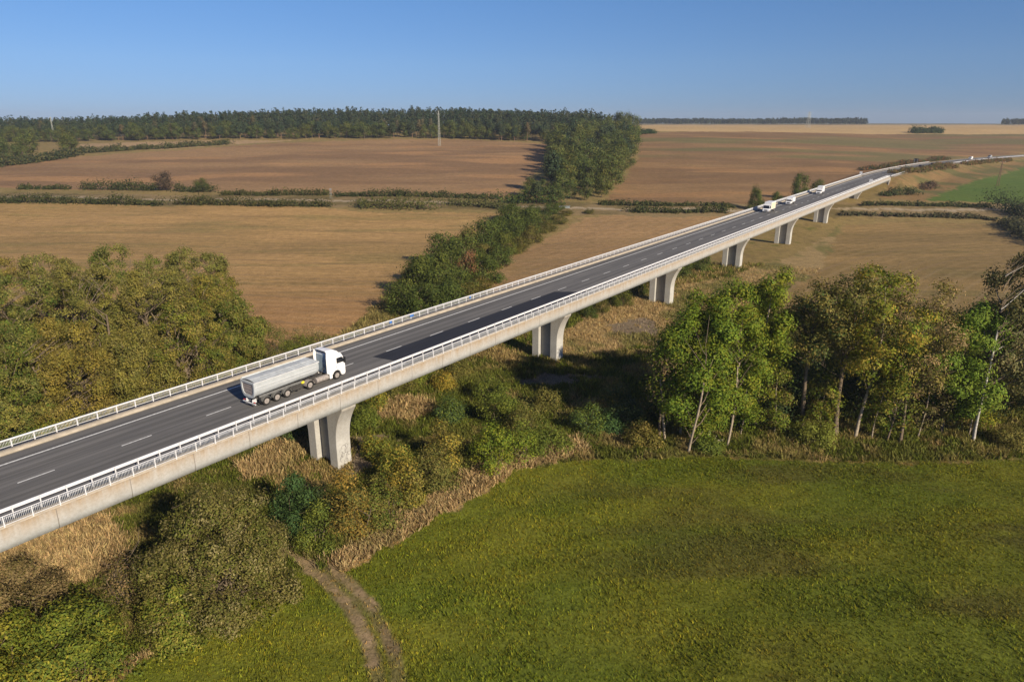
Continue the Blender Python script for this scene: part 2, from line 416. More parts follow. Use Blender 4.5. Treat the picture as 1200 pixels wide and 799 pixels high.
def ground_mat():
    t = NT('ground_cover')
    a = t.n('ShaderNodeAttribute', attribute_name='Col'); fu = t.n('ShaderNodeAttribute', attribute_name='fur')
    v = t.obj()
    mid = t.noise(v, .35, 5, .65); fine = t.noise(v, 2.6, 4, .7)
    streak = t.noise(t.obj((.03, .34, .0)), 1.0, 6, .68)
    c = t.mix(a.outputs['Color'], t.ramp(mid, [(.25, (.74, .75, .72)), (.75, (1.24, 1.22, 1.24))]), 1.0, 'MULTIPLY')
    c = t.mix(c, t.ramp(fine, [(.25, (.55, .57, .5)), (.75, (1.42, 1.4, 1.42))]), 1.0, 'MULTIPLY')
    s = t.mix((1., 1., 1.), t.ramp(streak, [(.3, (.76, .76, .78)), (.7, (1.2, 1.2, 1.18))]), fu.outputs['Fac'])
    c = t.mix(c, s, 1.0, 'MULTIPLY')
    ro = t.n('ShaderNodeAttribute', attribute_name='row')
    def lines(period, width, dark):
        f = t.math('FRACT', t.math('DIVIDE', ro.outputs['Fac'], period)); d = t.math('ABSOLUTE', t.math('SUBTRACT', f, .5))
        q = t.n('ShaderNodeMapRange', **{'From Min': 0., 'From Max': width, 'To Min': 1., 'To Max': 0.}); t.l(d, q.inputs['Value'])
        return t.math('MULTIPLY', t.math('MULTIPLY', q.outputs[0], dark), fu.outputs['Fac'])
    br = t.math('MULTIPLY', t.noise(t.obj((.03, .03, 0)), 1.0, 3), 1.6)
    c = t.mix(c, (.13, .085, .05), t.math('MULTIPLY', lines(21.0, .05, .55), br))
    c = t.mix(c, (.36, .26, .15), t.math('MULTIPLY', lines(4.2, .22, .30), br))
    h = t.math('ADD', t.math('MULTIPLY', fine, 1.0), mid)
    t.bsdf(c, .95, 0, .08, h, .55, .22); return t.m
M_GROUND = ground_mat()

# ------------------------------------------------------------------ ground sheet
def build_ground():
    th = np.concatenate([np.arange(-180, -78, 6.0), np.arange(-78, -46, .8), np.arange(-46, 46, .16), np.arange(46, 78, .8), np.arange(78, 180, 6.0)])
    rr = [0.5]
    while rr[-1] < 3500: rr.append(rr[-1] + max(.3, rr[-1] * (.0068 if rr[-1] > 38 else .06)) * (1 if rr[-1] < 1200 else 3))
    rr = np.array(rr)
    T, Q = np.meshgrid(np.radians(th), rr, indexing='ij')
    X = np.sin(T) * Q; Y = np.cos(T) * Q
    Zt = terr(X, Y)
    col, fur, ht, den = land(X.ravel(), Y.ravel())
    a, b = X.shape
    i = np.arange(a)[:, None]; j = np.arange(b - 1)[None, :]
    i2 = (i + 1) % a
    Fq = np.stack([i * b + j, i * b + j + 1, i2 * b + j + 1, i2 * b + j], -1).reshape(-1, 4)[:, ::-1]
    V = np.stack([X, Y, Zt], -1).reshape(-1, 3)
    xx, yy = X.ravel(), Y.ravel()
    a = .10 + .22 * np.sin(xx / 160)                       # direction the fields were worked in
    row = yy * np.cos(.16) + xx * np.sin(.16) + 6 * np.sin(xx / 70) + 4 * np.sin(yy / 55)
    inC = inside(Z_STUBBLE_C, xx, yy); row[inC] = (np.hypot(xx - 260, yy - 60))[inC]
    inB = inside(Z_STUBBLE_B, xx, yy); row[inB] = (xx * NV[0] + yy * NV[1])[inB]
    me = np_mesh('ground', V, Fq, M_GROUND, col, {'fur': fur, 'row': row}, smooth=True)
    tag(link('ground', me), kind='structure')
build_ground()

# ------------------------------------------------------------------ grass and rough growth
def tufts(name, X, Y, h, col, rng, nb=3, wide=.09, lean=.55):
    n = len(X); Zg = terr(X, Y)
    P = np.repeat(np.stack([X, Y, Zg], 1), nb, 0); hh = np.repeat(h, nb) * rng.uniform(.6, 1.25, n * nb)
    P[:, :2] += rng.normal(0, 1, (n * nb, 2)) * (np.repeat(h, nb) * .28)[:, None]
    az = rng.uniform(0, 2 * math.pi, n * nb); ln = rng.uniform(.1, lean * 1.6, n * nb) * hh
    tip = P + np.stack([np.cos(az) * ln, np.sin(az) * ln, hh], 1)
    fa = az + rng.normal(math.pi / 2, .6, n * nb); w = hh * wide * rng.uniform(.6, 1.5, n * nb)
    side = np.stack([np.cos(fa) * w, np.sin(fa) * w, np.zeros(n * nb)], 1)
    P[:, 2] -= .04
    V = np.stack([P - side, P + side, tip + side * .25, tip - side * .25], 1).reshape(-1, 3)
    c = np.repeat(col * rng.uniform(.65, 1.4, (n, 1)), nb, 0) * rng.uniform(.7, 1.35, (n * nb, 1)) * rng.uniform(.93, 1.07, (n * nb, 3))
    me = np_mesh(name, V, np.arange(len(V)).reshape(-1, 4), M_GRASS, np.repeat(c, 4, 0))
    return link(name, me)

def build_grass():
    rng = R(5)
    n = 560000
    # meadow
    X = rng.uniform(-50, 178, n); Y = 16 + 88 * rng.random(n)
    off = np.maximum(np.abs(X) - (Y * .86 + 14), 0) + 1.4 * np.maximum(42 - Y, 0)
    k = (rng.random(n) < np.exp(-off / 16) * np.clip(1.25 - .006 * Y, 0, 1)) & inside(Z_MEADOW, X, Y); X, Y = X[k], Y[k]
    col, fur, ht, den = land(X, Y)
    k = rng.random(len(X)) < den; X, Y, col = X[k], Y[k], col[k]
    h = (.07 + .12 * fbm(X / 5, Y / 5, 71, 3)) * rng.uniform(.6, 1.5, len(X))
    c = col * np.array([1.3, 1.3, 1.0])
    yel = rng.random(len(X)) < .25; c[yel] = c[yel] * [1.35, 1.12, 1.0]
    tag(tufts('meadow_grass', X, Y, h, c, rng, 3, .26, 1.1), kind='stuff')
    # rough growth beside and under the viaduct
    n = 420000
    D = 45 * (230 / 45) ** rng.random(n); A = rng.uniform(-.80, .80, n)
    X, Y = np.sin(A) * D, np.cos(A) * D
    k = (Y < 215) & ~inside(Z_MEADOW, X, Y); X, Y = X[k], Y[k]
    col, fur, ht, den = land(X, Y)
    k = (rng.random(len(X)) < den * .65) & (ht > .2); X, Y, col, ht = X[k], Y[k], col[k], ht[k]
    h = ht * (.55 + .9 * fbm(X / 4, Y / 4, 72, 3)) * np.clip(np.hypot(X, Y) / 110, .75, 1.3)
    c = col * 1.38
    pick = fbm(X / 2.5, Y / 2.5, 73, 2) + rng.normal(0, .08, len(X))
    gm = (pick > .52) & (ht > .65) & (ht < .9); c[gm] = np.array([.10, .115, .018]) * rng.uniform(.7, 1.5, (gm.sum(), 1))
    tag(tufts('undergrowth', X, Y, h, c, rng, 4, .11, .8), kind='stuff')
build_grass()

# ------------------------------------------------------------------ trees and shrubs
def tubes(paths, nside):
    V = []; Fq = []; b = 0
    for P, r in paths:
        P = np.asarray(P, float); r = np.asarray(r, float); k = len(P)
        d = np.gradient(P, axis=0); d /= np.linalg.norm(d, axis=1)[:, None] + 1e-9
        ref = np.array([0.31, .93, .2]) if abs(d[0][2]) > .8 else np.array([0.1, .2, 1.])
        a = np.cross(d, ref); a /= np.linalg.norm(a, axis=1)[:, None] + 1e-9; e = np.cross(d, a)
        t = np.linspace(0, 2 * math.pi, nside, endpoint=False)
        ring = P[:, None] + r[:, None, None] * (a[:, None] * np.cos(t)[None, :, None] + e[:, None] * np.sin(t)[None, :, None])
        V.append(ring.reshape(-1, 3))
        i = np.arange(k - 1)[:, None] * nside; j = np.arange(nside)[None, :]; j2 = (j + 1) % nside
        Fq.append((np.stack([i + j, i + j2, i + nside + j2, i + nside + j], -1) + b).reshape(-1, 4)); b += k * nside
    return np.concatenate(V), np.concatenate(Fq)

def leaves(cent, out, n, size, rng, cols, droop=0., flatz=.75, cr=1.):
    m = len(cent)
    off = rng.normal(0, 1, (m, n, 3)) * np.array([1, 1, flatz]); rad = np.linalg.norm(off, axis=2, keepdims=True)
    off = off / (rad + 1e-6) * np.minimum(rad, 1.9) * np.asarray(cr).reshape(-1, 1, 1)
    if droop: off[..., 2] -= np.abs(rng.normal(0, droop, (m, n)))
    P = (cent[:, None] + off).reshape(-1, 3); N = len(P)
    o = np.repeat(out, n, 0)
    nr = rng.normal(0, 1, (N, 3)); nr /= np.linalg.norm(nr, axis=1)[:, None]
    nr = .62 * nr + .75 * o + .5 * off.reshape(-1, 3) / (np.repeat(np.asarray(cr) * np.ones(m), n)[:, None]) + np.array([0, 0, .25]); nr /= np.linalg.norm(nr, axis=1)[:, None] + 1e-9
    t = np.cross(nr, rng.normal(0, 1, (N, 3))); t /= np.linalg.norm(t, axis=1)[:, None] + 1e-9
    if droop: t = t + np.array([0, 0, -1.1]); t /= np.linalg.norm(t, axis=1)[:, None]
    b = np.cross(nr, t); b /= np.linalg.norm(b, axis=1)[:, None] + 1e-9
    L = size * rng.uniform(.6, 1.4, (N, 1)); W = L * rng.uniform(.35, .6, (N, 1))
    V = np.stack([P + t * L * .5, P + b * W * .5, P - t * L * .5, P - b * W * .5], 1).reshape(-1, 3)
    cols = np.asarray(cols)
    ci = cols[rng.integers(0, len(cols), m)]; cl = np.repeat(ci, n, 0)
    own = rng.random(N) < .3; cl[own] = cols[rng.integers(0, len(cols), own.sum())]
    cl = cl * rng.uniform(.68, 1.38, (N, 1)) * np.repeat(rng.uniform(.82, 1.2, (m, 1)), n, 0)
    return V, np.repeat(cl, 4, 0)

ENV = {
    'round': lambda t: np.sqrt(np.clip(1 - (2 * t - 1) ** 2, 0, 1)) ** .85 * .97 + .03,
    'egg': lambda t: np.clip(np.sin(np.pi * np.clip(t, 0, 1) ** .75), 0, 1) ** .7,
    'column': lambda t: np.clip(np.minimum(t * 6 + .35, 1) * np.minimum((1 - t) * 3 + .15, 1), 0, 1),
    'cone': lambda t: (1 - t) ** .85 * .95 + .05,
    'pine': lambda t: np.clip(np.minimum(t * 3 + .25, 1) * (1 - t * .75), 0, 1),
    'dome': lambda t: np.sqrt(np.clip(1 - t ** 2.2, 0, 1)) * .96 + .04,
    'top': lambda t: np.clip(np.sin(np.pi * np.clip(t, 0, 1) ** 1.5), 0, 1) ** .8,
}

def plant_mesh(seed, H, Rr, cb, env='round', clumps=60, n=80, size=.3, cr=1., tr=.25, cols=((.08, .1, .02),), bark=None,
               lean=(0, 0), droop=0., fill=.5, limbs=.7, stems=1, nside=6, leafmat=None, sq=1.0, flatz=.75, bare=0, lobes=0, lr=.42, gain=1.12, shell=.24, core=.2):
    """one tree or shrub: skeleton mesh (trunk, limbs, twigs) and crown mesh (leaf-sized faces in uneven clumps)"""
    rng = R(seed)
    t = rng.random(clumps * 2); w = ENV[env](t) ** 1.1 + .04
    keep = np.argsort(-w * rng.random(clumps * 2) ** .6)[:clumps]; t = t[keep]
    az = rng.uniform(0, 2 * math.pi, clumps)
    lump = .72 + .5 * vn(np.cos(az) * 1.7 + 9, np.sin(az) * 1.7 + t * 4, seed)
    rho = Rr * ENV[env](t) * (rng.random(clumps) ** fill) * lump
    z0 = H * cb; lx, ly = lean
    z = z0 + (H - z0) * t * (.93 + .1 * rng.random(clumps))
    bend = lambda zz: (zz / H) ** 1.4
    wob = lambda zz, k: .02 * H * np.sin(zz / H * 5 + seed * k)
    cx = lx * bend(z) + wob(z, 1.3); cy = ly * bend(z) + wob(z, 2.1)
    cent = np.stack([cx + rho * np.cos(az) * sq, cy + rho * np.sin(az), z], 1)
    out = np.stack([np.cos(az), np.sin(az), (t - .4) * 1.2], 1); out /= np.linalg.norm(out, axis=1)[:, None]
    if lobes:
        tl = (np.arange(lobes) + rng.random(lobes)) / lobes; tl = .03 + .89 * (tl ** 1.35 if env == 'dome' else tl)
        al = np.arange(lobes) * 2.399 + rng.normal(0, .5, lobes)
        rl = Rr * ENV[env](tl) * np.sqrt(rng.uniform(.14, .72, lobes)) * np.where(tl > .8, .5, 1)
        Rl = lr * Rr * rng.uniform(.65, 1.3, lobes) * (.55 + .45 * ENV[env](tl))
        zl = z0 + (H - z0) * tl
        lc = np.stack([lx * bend(zl) + wob(zl, 1.3) + rl * np.cos(al) * sq, ly * bend(zl) + wob(zl, 2.1) + rl * np.sin(al), np.minimum(zl, H - Rl * .7)], 1)
        k = rng.choice(lobes, clumps, p=Rl ** 2 / (Rl ** 2).sum())
        dr = rng.normal(0, 1, (clumps, 3)); dr /= np.linalg.norm(dr, axis=1)[:, None]
        dr += .55 * np.stack([np.cos(al), np.sin(al), np.zeros(lobes)], 1)[k] + np.array([0, 0, .4]); dr /= np.linalg.norm(dr, axis=1)[:, None]
        inner = rng.random(clumps) < core; c0 = cent.copy()
        cent = lc[k] + dr * (Rl[k] * rng.random(clumps) ** shell)[:, None] * np.array([1, 1, .9])
        cent[inner] = c0[inner]
        cent[:, 2] = np.maximum(cent[:, 2], min(.25, z0 + .1)); out = dr
        cx, cy = lx * bend(cent[:, 2]) + wob(cent[:, 2], 1.3), ly * bend(cent[:, 2]) + wob(cent[:, 2], 2.1)
    paths = []
    roots = [(0., 0.)] if stems == 1 else [(rng.normal(0, .25 + .05 * H), rng.normal(0, .25 + .05 * H)) for _ in range(stems)]
    tops = []
    for k, (bx, by) in enumerate(roots):
        top = H * (.9 if stems == 1 else rng.uniform(.4, .62)); zz = np.linspace(-.3, top, 8)
        zc = np.clip(zz, 0, None); spread = 1 + (zc / H) * (1.6 if stems > 1 else 0)
        px = lx * bend(zc) + wob(zc, 1.3) + bx * spread; py = ly * bend(zc) + wob(zc, 2.1) + by * spread
        rr = tr / (1 if stems == 1 else 1.4) * (1 - zc / H * .93) ** .8; rr[0] *= 1.25
        paths.append((np.stack([px, py, zz], 1), np.maximum(rr, .02))); tops.append((bx, by))
    nl = int(clumps * limbs)
    for k in range(nl):
        c = cent[k]; q = rng.integers(0, len(roots)); bx, by = roots[q]
        d = math.hypot(c[0] - cx[k], c[1] - cy[k])
        zb = np.clip(c[2] - d * rng.uniform(.5, 1.1) - .04 * H, min(z0 * .75, .3 * H), H * .86)
        sp = 1 + (zb / H) * (1.6 if stems > 1 else 0)
        p0 = np.array([lx * bend(zb) + wob(zb, 1.3) + bx * sp, ly * bend(zb) + wob(zb, 2.1) + by * sp, zb])
        mid = p0 * .45 + c * .55 + np.array([0, 0, .10 * d]) + rng.normal(0, .05 * d + .02, 3)
        r0 = min(tr * .4 * (1 - zb / H * .75), .015 + .016 * d)
        q1 = p0 * .75 + mid * .25 + rng.normal(0, .03 * d, 3)
        paths.append((np.stack([p0, q1, mid, c, c + (c - mid) * .25]), np.array([r0, r0 * .85, r0 * .6, r0 * .35, .012])))
    for k in range(bare):
        zb = rng.uniform(.25, .8) * H; a = rng.uniform(0, 2 * math.pi); d = Rr * rng.uniform(.5, 1.15)
        p0 = np.array([lx * bend(zb) + wob(zb, 1.3), ly * bend(zb) + wob(zb, 2.1), zb])
        p2 = p0 + np.array([math.cos(a) * d, math.sin(a) * d, d * rng.uniform(.2, .7)])
        mid = (p0 + p2) / 2 + np.array([0, 0, -.06 * d])
        paths.append((np.stack([p0, mid, p2]), np.array([.03 + .006 * d, .025 + .002 * d, .012])))
        for _ in range(4):
            f = rng.uniform(.4, 1); b0 = p0 * (1 - f) + p2 * f; b1 = b0 + rng.normal(0, .28 * d, 3) + [0, 0, .25 * d]
            paths.append((np.stack([b0, b1]), np.array([.018, .008])))
    V, Fq = tubes(paths, nside)
    nst = sum((len(q[0]) - 1) * nside for q in paths[:len(roots)])
    mi = (np.arange(len(Fq)) >= nst + (6 * nside * (nl // 6) if bark is M_BIRCH else 0)).astype(np.int32)
    trunk = np_mesh('trunk', V, Fq, [bark or M_BARK, M_BARK if bark is not M_REDBARK else M_REDBARK], smooth=True, midx=mi)
    crv = cr * rng.uniform(.65, 1.3, clumps)
    LV, LC = leaves(cent, out, n, size, rng, cols, droop, flatz, crv)
    lo = LV[:, 2] < .03; LV[lo, 2] = .03 + .05 * rng.random(lo.sum())
    LC = LC * gain
    crown = np_mesh('crown', LV, np.arange(len(LV)).reshape(-1, 4), leafmat or M_LEAF, LC)
    return trunk, crown

def plant(name, meshes, x, y, label, cat, group=None, rz=0., sc=1., sz=None, dz=0., parts=('trunk', 'crown')):
    o = empty(name, (x, y, float(terr(x, y)) + dz), rz, label=label, cat=cat, group=group)
    o.scale = (sc, sc, sc if sz is None else sz)
    for nm, me in zip(parts, meshes): link(nm, me, o)
    return o

WILLOW = [(.128, .114, .022), (.102, .098, .02), (.148, .124, .03), (.084, .086, .022), (.12, .106, .03)]
ASH = [(.085, .118, .012), (.11, .135, .012), (.07, .10, .012), (.135, .135, .014)]
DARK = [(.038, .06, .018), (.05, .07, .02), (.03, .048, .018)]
OLIVE = [(.085, .082, .018), (.105, .095, .022), (.07, .074, .018), (.12, .10, .028)]
YELLOW = [(.16, .135, .022), (.12, .12, .02), (.2, .15, .025)]
TANLEAF = [(.17, .125, .06), (.13, .105, .05), (.2, .14, .07)]
GREEN = [(.075, .095, .015), (.095, .108, .016), (.06, .082, .014)]
RUST = [(.19, .085, .04), (.14, .075, .035), (.12, .09, .04)]
TEAL = [(.04, .078, .024), (.055, .092, .024), (.042, .068, .02)]

def px_plant(name, px, py, ytop, halfw, label, cat, group=None, z=None, hmin=0, hs=1., **kw):
    """a plant whose foot and size are read off the photograph"""
    p = on_ground(px, py)
    r = ray(px, ytop); t = p[1] / r[1]
    H = max((CAM_H + r[2] * t - p[2]) * hs, hmin)
    depth = p[1] * math.cos(PITCH) + (CAM_H - p[2]) * math.sin(PITCH)
    Rr = halfw * depth / F
    tk = dict(kw); mesh = plant_mesh(H=H, Rr=Rr, **tk)
    return plant(name, mesh, p[0], p[1], label, cat, group)

# big willows left of the viaduct
wl = 'olive willow massed with others on the far side of the viaduct'
wspec = [  # foot px, top px, half width px
    (18, 512, 398, 62, 'front willow at the left picture edge, hanging over the roadside weeds'),
    (95, 498, 372, 48, 'front willow with a crooked pale branch sticking out over a dark hollow'),
    (168, 478, 384, 46, 'low rounded yellowish willow close behind the near left railing'),
    (235, 460, 352, 50, 'front willow with a long bare pale limb slanting through its crown'),
    (282, 434, 345, 32, 'rightmost green willow of the clump, behind the parked-looking tipper'),
    (-40, 470, 318, 64, None), (45, 455, 322, 58, None), (120, 440, 308, 56, None), (195, 430, 312, 58, None), (258, 415, 318, 50, None),
    (0, 420, 296, 62, None), (80, 410, 298, 60, None), (158, 404, 292, 58, None), (232, 398, 296, 52, None)]
for i, (px, py, yt, hw, lb) in enumerate(wspec):
    gr = i % 3 == 0 or i == 4
    px_plant('willow_tree', px, py, yt, hw * .86, (lb or wl).replace('parked-looking tipper', 'tipper truck'), 'tree', 'willows in the clump left of the viaduct', seed=100 + i, cb=.06,
             env='dome', clumps=420, n=90, size=.32, cr=.55, tr=.42, cols=WILLOW + (GREEN if gr else []), bark=M_BARK, fill=.36, limbs=.3, stems=3, droop=.2, lobes=13, lr=.42, gain=1.5, shell=.12, core=.12, bare=3 if lb else 0)

# row of tall trees at the right behind the meadow
px_plant('half_dead_tree', 775, 514, 372, 30, 'half dead tree with bare twigs at the left end of the meadow tree row', 'tree', seed=201, cb=.3, env='round', clumps=60, n=40, size=.33, cr=.9, tr=.2, cols=ASH + TANLEAF, bark=M_BARK, limbs=1, bare=12)
row = 'trees in the row behind the meadow'
px_plant('ash_tree', 808, 516, 338, 44, 'bushy bright green ash leafy almost to the ground, left in the meadow tree row', 'tree', row, seed=202, gain=1.55, lobes=31, lr=.36, shell=.14, core=.12, cb=.08, env='egg', clumps=422, n=87, size=.36, cr=.66, tr=.26, cols=ASH, bark=M_PALE, fill=.4, limbs=.12, stems=3)
px_plant('ash_tree', 849, 513, 316, 40, 'tall green ash with two thin pale stems next to the bushy ash', 'tree', row, seed=203, gain=1.55, lobes=25, lr=.36, shell=.14, core=.12, cb=.18, env='egg', clumps=261, n=82, size=.36, cr=.66, tr=.2, cols=ASH, bark=M_PALE, fill=.4, limbs=.12, stems=2)
px_plant('ash_tree', 882, 503, 311, 31, 'slim green ash on a leaning pale trunk with one bare side branch', 'tree', row, seed=204, gain=1.55, lobes=19, lr=.36, shell=.14, core=.12, cb=.3, env='egg', clumps=218, n=82, size=.36, cr=.66, tr=.2, cols=ASH, bark=M_PALE, fill=.42, limbs=.12, lean=(.9, 0), bare=2)
px_plant('alder_tree', 937, 506, 326, 40, 'dark olive thin-crowned alder on a straight grey trunk', 'tree', row, seed=205, gain=1.7, lobes=18, lr=.33, cb=.42, env='top', clumps=161, n=60, size=.34, cr=.66, tr=.34, cols=OLIVE + DARK, bark=M_BARK, fill=.5, limbs=.3, bare=3)
px_plant('alder_tree', 980, 510, 318, 50, 'greyish alder with a thick forked trunk and see-through crown', 'tree', row, seed=206, gain=1.7, lobes=19, lr=.33, cb=.42, env='top', clumps=161, n=57, size=.34, cr=.66, tr=.38, cols=OLIVE, bark=M_BARK, fill=.5, limbs=.3, bare=4, lean=(-.6, 0))
px_plant('ash_tree', 1007, 515, 314, 48, 'tall yellow-green ash on a bare slender light trunk', 'tree', row, seed=207, gain=1.55, lobes=20, lr=.36, shell=.14, core=.12, cb=.36, env='round', clumps=229, n=72, size=.36, cr=.66, tr=.24, cols=ASH + YELLOW, bark=M_PALE, fill=.42, limbs=.12, bare=2)
px_plant('ash_tree', 1038, 517, 372, 26, 'small yellowish sapling-like ash with leaves down its thin stem', 'tree', row, seed=208, cb=.14, env='column', clumps=93, n=43, size=.34, cr=.75, tr=.13, cols=YELLOW + ASH, bark=M_BARK, fill=.5, limbs=.7)
px_plant('ash_tree', 1049, 519, 328, 46, 'tan sparse half bare ash leaning to the right', 'tree', row, seed=209, gain=1.7, lobes=17, lr=.33, cb=.3, env='round', clumps=208, n=50, size=.32, cr=.66, tr=.22, cols=TANLEAF + OLIVE, bark=M_BARK, fill=.5, limbs=.3, lean=(2.4, 0), bare=6)
px_plant('maple_tree', 1104, 509, 352, 44, 'vivid green maple with an uneven bushy crown left of the birch', 'tree', row, seed=210, gain=1.55, lobes=22, lr=.36, shell=.14, core=.12, cb=.16, env='egg', clumps=261, n=92, size=.38, cr=.665, tr=.22, cols=[(.085, .135, .016), (.07, .115, .016), (.11, .15, .02)], bark=M_BARK, fill=.42, limbs=.12, lean=(1, 0))
px_plant('birch_tree', 1160, 512, 278, 46, 'birch with white forking trunk and drooping grey-green crown at the right edge', 'tree', row, seed=211, gain=1.7, lobes=20, lr=.33, cb=.28, env='egg', clumps=300, n=95, size=.36, cr=.66, tr=.3, cols=[(.085, .09, .04), (.07, .08, .035), (.11, .1, .05)], bark=M_BIRCH, fill=.45, limbs=.3, lean=(1.6, 0), droop=.5, stems=2, bare=0)
px_plant('birch_tree', 1212, 508, 292, 44, 'birch partly cut off by the right picture edge', 'tree', row, seed=212, gain=1.7, lobes=19, lr=.33, cb=.2, env='egg', clumps=280, n=95, size=.34, cr=.66, tr=.28, cols=OLIVE + [(.085, .09, .04)], bark=M_BARK, fill=.45, limbs=.3, droop=.5)
for i, (px, py, yt, hw, cs, lb) in enumerate([(832, 515, 418, 17, ASH, 'leafy green sapling between the two left ashes of the meadow row'), (868, 511, 424, 16, ASH, 'leafy green sapling left of the slim leaning ash'), (905, 509, 428, 18, ASH + OLIVE, 'leafy green sapling between the slim ash and the dark alder'), (960, 510, 440, 16, OLIVE + ASH, 'olive sapling between the dark alder and the forked alder'), (1024, 516, 412, 17, YELLOW + ASH, 'yellowish sapling right of the tall yellow-green ash'), (1076, 514, 408, 18, OLIVE + TANLEAF, 'brownish sapling right of the half bare leaning ash'), (1134, 511, 432, 20, ASH, 'bright leafy sapling between the vivid maple and the birch')]):
    px_plant('ash_sapling', px, py, yt, hw, lb, 'tree', 'saplings in the meadow tree row', seed=260 + i, cb=.1, env='column', clumps=70, n=60, size=.34, cr=.55, tr=.1, cols=cs, bark=M_PALE, fill=.5, limbs=.15, lobes=9, lr=.5, gain=1.4, shell=.18)
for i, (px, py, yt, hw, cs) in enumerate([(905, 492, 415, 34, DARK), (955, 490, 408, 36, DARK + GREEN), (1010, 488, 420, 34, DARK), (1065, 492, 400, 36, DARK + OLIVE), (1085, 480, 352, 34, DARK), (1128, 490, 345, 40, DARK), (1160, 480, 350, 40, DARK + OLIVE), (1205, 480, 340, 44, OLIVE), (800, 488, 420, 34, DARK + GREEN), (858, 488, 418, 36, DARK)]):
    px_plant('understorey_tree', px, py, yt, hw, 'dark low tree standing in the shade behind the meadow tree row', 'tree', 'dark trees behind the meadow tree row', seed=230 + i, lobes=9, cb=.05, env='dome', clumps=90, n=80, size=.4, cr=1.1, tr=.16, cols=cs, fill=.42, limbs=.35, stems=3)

# foreground trees and shrubs, lower left
px_plant('goat_willow', 262, 708, 572, 76, 'large round grey-green tree-like bush where the field track leaves the meadow', 'tree', seed=301, gain=1.35, lobes=34, lr=0.3, cb=.02, env='dome', clumps=760, n=90, size=.24, cr=.5, tr=.16, cols=[(.105, .095, .024), (.085, .085, .018), (.08, .088, .016), (.135, .112, .035), (.17, .145, .06)], bark=M_BARK, fill=.30, limbs=.12, stems=3, flatz=.8)
px_plant('hazel_bush', 205, 748, 684, 34, 'yellow-green bush crouching at the foot of the large round bush', 'bush', seed=302, gain=1.25, lobes=9, lr=0.42, cb=.02, env='dome', clumps=130, n=80, size=.24, cr=.55, tr=.1, cols=[(.14, .15, .02), (.10, .125, .018), (.2, .17, .03)], fill=.34, limbs=.1, stems=5)
px_plant('maple_bush', 92, 797, 708, 60, 'bright yellow-green bush along the bottom edge beside the meadow corner', 'bush', seed=303, gain=1.25, lobes=14, lr=0.36, cb=.02, env='dome', clumps=240, n=95, size=.26, cr=.6, tr=.12, cols=[(.135, .145, .018), (.10, .125, .016), (.18, .16, .02), (.085, .11, .018)], fill=.32, limbs=.1, stems=5)
px_plant('maple_bush', 8, 815, 728, 56, 'yellow-leaved bush in the bottom left corner of the picture', 'bush', seed=304, gain=1.25, lobes=14, lr=0.36, cb=.02, env='dome', clumps=220, n=95, size=.26, cr=.6, tr=.12, cols=[(.145, .15, .018), (.105, .125, .016), (.2, .17, .02)], fill=.32, limbs=.1, stems=5)
px_plant('goat_willow', 34, 742, 664, 46, 'brownish olive bush beside the dry reeds at the left edge', 'bush', seed=305, gain=1.25, lobes=12, lr=0.36, cb=.02, env='dome', clumps=200, n=85, size=.22, cr=.6, tr=.12, cols=[(.12, .095, .04), (.095, .085, .03), (.15, .115, .055)], fill=.34, limbs=.1, stems=5)
px_plant('thorn_bush', 150, 712, 645, 30, 'thin dusky half bare bush between the dry reeds and the round bush', 'bush', seed=306, cb=.05, env='dome', clumps=60, n=40, size=.2, cr=.6, tr=.08, cols=TANLEAF + OLIVE, fill=.4, limbs=.9, stems=5, bare=6)
px_plant('spruce_bush', 348, 622, 558, 24, 'bluish dark green bush right of the large round bush', 'bush', seed=307, gain=1.25, lobes=8, lr=0.42, cb=.02, env='egg', clumps=110, n=85, size=.24, cr=.6, tr=.1, cols=TEAL, fill=.36, limbs=.1, stems=3)
px_plant('hazel_bush', 372, 640, 590, 20, 'small yellow-green bush at the edge of the dry reeds by the track', 'bush', seed=308, gain=1.25, lobes=6, lr=0.45, cb=.02, env='dome', clumps=60, n=70, size=.22, cr=.5, tr=.07, cols=[(.13, .135, .02), (.09, .11, .02)], fill=.36, limbs=.1, stems=4)
px_plant('maple_bush', 412, 628, 548, 26, 'orange-yellow autumn bush right in front of the first pier', 'bush', seed=309, gain=1.25, lobes=8, lr=0.42, cb=.02, env='egg', clumps=120, n=70, size=.24, cr=.65, tr=.1, cols=[(.22, .145, .03), (.16, .12, .03), (.1, .1, .025)], fill=.36, limbs=.1, stems=4)
px_plant('thorn_bush', 385, 622, 568, 20, 'dark purplish-green bush between the bluish and the orange bush', 'bush', seed=310, gain=1.25, lobes=7, lr=0.42, cb=.02, env='dome', clumps=80, n=75, size=.22, cr=.55, tr=.08, cols=DARK + [(.08, .055, .03)], fill=.36, limbs=.1, stems=4)

